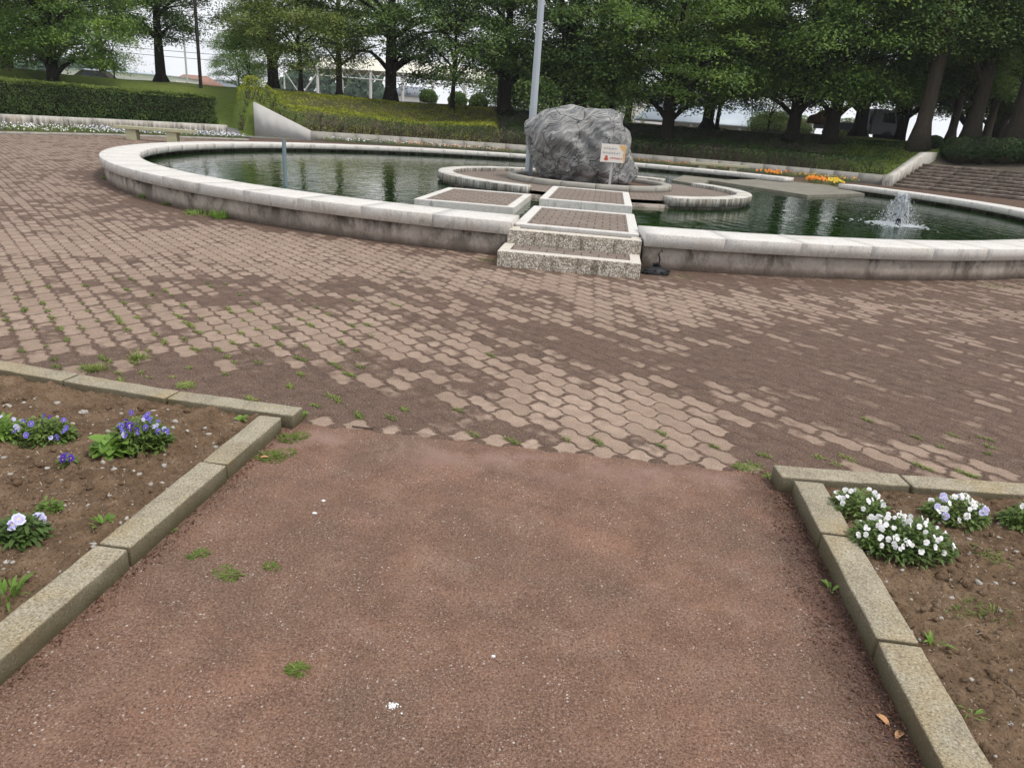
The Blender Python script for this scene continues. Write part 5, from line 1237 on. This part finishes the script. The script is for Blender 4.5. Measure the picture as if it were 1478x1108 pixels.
# joints greened with moss and grass (uncountable)
parts = []; r = random.Random(21)
cand = [(x, y) for x, y in paver_centres if (x < -1.0 and y < 6.2) or y < 3.75 or (x > 1.9 and y < 4.1) or r.random() < .03]
for (x, y) in cand:
    pr_ = .85 if (x < -.9 and 3.3 < y < 5.2) else .35 if (x < -.6 and y < 6.5) or (x > 1.9 and y < 4.1) else (.5 if y < 3.55 - .082 * x and x > -1 else .12)
    if r.random() > pr_: continue
    side = r.choice((-1, 1)); s0 = r.uniform(-.12, .12)
    for q in range(r.randint(2, 7)):
        s = s0 + q * .014; p = np.array([x, y]) + dd * s + nn * side * (U / 2 + .002 + .011 * math.sin(2 * math.pi * s / Lp))
        parts += tuft_arrays(p[0], p[1], .0, .009, r.randint(5, 10), .027, r.randrange(10 ** 6), .7, .004)
V, F = merge(parts); tag(link('joint_weeds', raw('joint_weeds', V, F), M['tuft']), kind='stuff')

# pebbles, grit and litter
def pebble_cloud(name, pts, smin, smax, mat, seed, flat=.6):
    r = np.random.default_rng(seed); bm = bmesh.new(); bmesh.ops.create_icosphere(bm, subdivisions=1, radius=1); B = np.array([v.co[:] for v in bm.verts]); T_ = np.array([[v.index for v in f.verts] for f in bm.faces]); bm.free()
    Vs, Fs = [], []
    for k, (x, y, z) in enumerate(pts):
        s = smin + (smax - smin) * r.random() ** 3; sc = np.array([1, r.uniform(.5, 1), flat * r.uniform(.5, 1)]) * s; a = r.uniform(0, 6.28)
        b = B * (1 + r.normal(0, .16, (len(B), 1))) * sc; Rm = np.array([[math.cos(a), -math.sin(a), 0], [math.sin(a), math.cos(a), 0], [0, 0, 1]])
        Vs.append(b @ Rm.T + (x, y, z)); Fs.append(T_ + k * len(B))
    return tag(link(name, raw(name, np.concatenate(Vs), [np.concatenate(Fs)]), M[mat]), kind='stuff')
r = random.Random(31); P = []
for k in range(900):
    y = r.uniform(.9, 3.3); x = r.uniform(-3.4, lk(y) - .14); P.append((x, y, bed_z(x, y)))
for k in range(900):
    y = r.uniform(.9, 2.95); x = r.uniform(rk(y) + .15, 3.4); P.append((x, y, bed_z(x, y)))
pebble_cloud('bed_pebbles', P, .002, .017, 'pebble', 1, .9)
P = []
for k in range(3200):
    y = r.uniform(.9, 3.3); x = r.uniform(-3.4, lk(y) - .13)
    if k % 2: y = r.uniform(.9, 2.95); x = r.uniform(rk(y) + .14, 3.4)
    P.append((x, y, bed_z(x, y)))
pebble_cloud('soil_clods', P, .004, .028, 'soil', 3, .9)
P = []
for k in range(1700):
    y = r.uniform(.9, 3.4); x = r.uniform(lk(y), rk(y)); P.append((x, y, .0005))
for k in range(900):
    x, y = r.uniform(-3.2, 3), r.uniform(3.3, 6.5); P.append((x, y, .003))
for k in range(350):
    x = r.uniform(-3.2, -.8); P.append((x, 3.42 - .145 * (x + 1.05) + abs(r.gauss(0, .14)), .003))
pebble_cloud('path_grit', P, .001, .005, 'pebble', 2)
n = 2600; yy = rng.uniform(1.0, 3.2, n); off_ = np.abs(rng.normal(0, .085, n)); xx = 1.15 + .107 * (yy - 1.46) - .004 - off_
P1 = np.stack([xx, yy, rng.uniform(.001, .012, n) * np.exp(-off_ * 8)], -1)
n2 = 500; yy = rng.uniform(1.2, 3.4, n2); xx = -1.30 + .107 * (yy - 1.5) + .004 + np.abs(rng.normal(0, .03, n2)); P2 = np.stack([xx, yy, rng.uniform(.001, .008, n2)], -1)
n3 = 2600; P3 = np.stack([rng.uniform(1.4, 3.3, n3) * np.where(rng.random(n3) < .35, -1, 1), rng.uniform(.9, 2.9, n3), np.zeros(n3)], -1); P3[:, 2] = [bed_z(a_, b) + .004 for a_, b in P3[:, :2]]
P = np.concatenate([P1, P2, P3]); k = len(P); V, F = cards(P, rng.normal(0, .35, (k, 3)) + [0, 0, 1], rng.uniform(.006, .022, k), rng.uniform(.002, .008, k))
tag(link('leaf_litter', raw('leaf_litter', V, F), M['litter']), kind='stuff')
n4 = 2400; P4 = np.stack([np.where(rng.random(n4) < .5, rng.uniform(-3.2, -1.5, n4), rng.uniform(1.45, 3.3, n4)), rng.uniform(.9, 2.9, n4), np.zeros(n4)], -1); P4[:, 2] = [bed_z(a_, b) + .011 for a_, b in P4[:, :2]]
V, F = cards(P4, rng.normal(0, .3, (n4, 3)) + [0, 0, 1], rng.uniform(.008, .035, n4), rng.uniform(.002, .006, n4)); tag(link('straw_bits', raw('straw_bits', V, F), M['straw']), kind='stuff')
def dead_leaf(xp, yp, ln, label, zz=0.0, rz=0.0):
    x, y = gp(xp, yp, zz); z = bed_z(x, y) + .004 if zz else .004; V, F = merge([leaf_strip((0, 0, 0), rz, ln, ln * .42, .25, .9, 5)]); o = link('dead_leaf', raw('dead_leaf', V, F, True), M['deadleaf'], loc=(x, y, z)); tag(o, label, 'dead leaf', 'fallen dead leaves')
dead_leaf(1282, 1048, .05, 'curled orange-brown dead leaf against the right kerb, upper of two', 0, 1.9)
dead_leaf(1292, 1066, .045, 'pinkish dead leaf against the right kerb, lower of two', 0, .7)
dead_leaf(1308, 898, .06, 'orange dead leaf on the soil just inside the right kerb', .07, 2.2)
dead_leaf(375, 662, .045, 'reddish dead leaf at the left kerb near the trailing weed', 0, .5)
dead_leaf(1120, 700, .035, 'dead leaf at the right kerb corner', 0, 1.0)
def stone(xp, yp, s, label, zz=0.0, mat='white'):
    x, y = gp(xp, yp, zz); bm = bmesh.new(); bmesh.ops.create_icosphere(bm, subdivisions=3, radius=1)
    for v in bm.verts: v.co = Vector((v.co.x, v.co.y * .7, v.co.z * .5)) * s * (1 + .5 * noise.noise(v.co * 2.6 + Vector((xp, 0, 0))))
    tag(link('white_stone', from_bm('white_stone', bm), M[mat], loc=(x, y, (bed_z(x, y) if zz else 0) + s * .25)), label, 'stone', 'loose pale stones')
x, y = gp(567, 989); bm = bmesh.new(); r = random.Random(77)
for k in range(46):
    q = abs(r.gauss(0, .008)); a_ = r.uniform(0, 6.28); m = Matrix.Translation((q * math.cos(a_) * 1.3, q * math.sin(a_), r.uniform(.001, .004) * max(.3, 1 - q / .015))) @ Matrix.Rotation(r.uniform(0, 3), 4, 'Z') @ Matrix.Diagonal((r.uniform(.0015, .005), r.uniform(.0012, .004), r.uniform(.001, .003), 1))
    bmesh.ops.create_icosphere(bm, subdivisions=1, radius=1, matrix=m)
bmesh.ops.create_icosphere(bm, subdivisions=2, radius=1, matrix=Matrix.Diagonal((.01, .007, .003, 1)))
tag(link('white_stone', from_bm('white_stone', bm), M['white'], loc=(x, y, .0015)), 'crumbled white lump low on the red path', 'stone', 'loose pale stones')
stone(467, 723, .008, 'white chip on the red path left of centre, upper of two')
stone(454, 741, .009, 'pale chip on the red path left of centre, lower of two')
stone(712, 947, .006, 'small pale stone on the red path near the middle')
stone(1312, 900, .02, 'pale stone beside the orange dead leaf in the right bed', .07, 'pebble')
stone(120, 588, .022, 'largest pale stone between the pansies and the far left kerb', .07, 'pebble')
stone(10, 583, .02, 'round white stone near the left picture edge', .07, 'pebble')
x, y = gp(524, 600); bm = bmesh.new(); tube(bm, [(-.055, 0, .006), (.055, -.012, .006)], [.004, .0035], 6); tag(link('twig', from_bm('twig', bm), M['twig'], loc=(x, y, .002)), 'short dark twig lying above the first edge paver', 'twig')

# ------------------------------------------------------------------ air
hz = bpy.data.materials.new('haze_air'); hz.use_nodes = True; hz.node_tree.nodes.clear()
ho = hz.node_tree.nodes.new('ShaderNodeOutputMaterial'); hv = hz.node_tree.nodes.new('ShaderNodeVolumePrincipled')
hv.inputs['Color'].default_value = (.9, .95, 1, 1); hv.inputs['Density'].default_value = .0003; hv.inputs['Anisotropy'].default_value = 0
hz.node_tree.links.new(hv.outputs[0], ho.inputs['Volume'])
tag(link('haze', box_me('haze', (0, 120, 13), (700, 460, 40)), hz), kind='stuff')
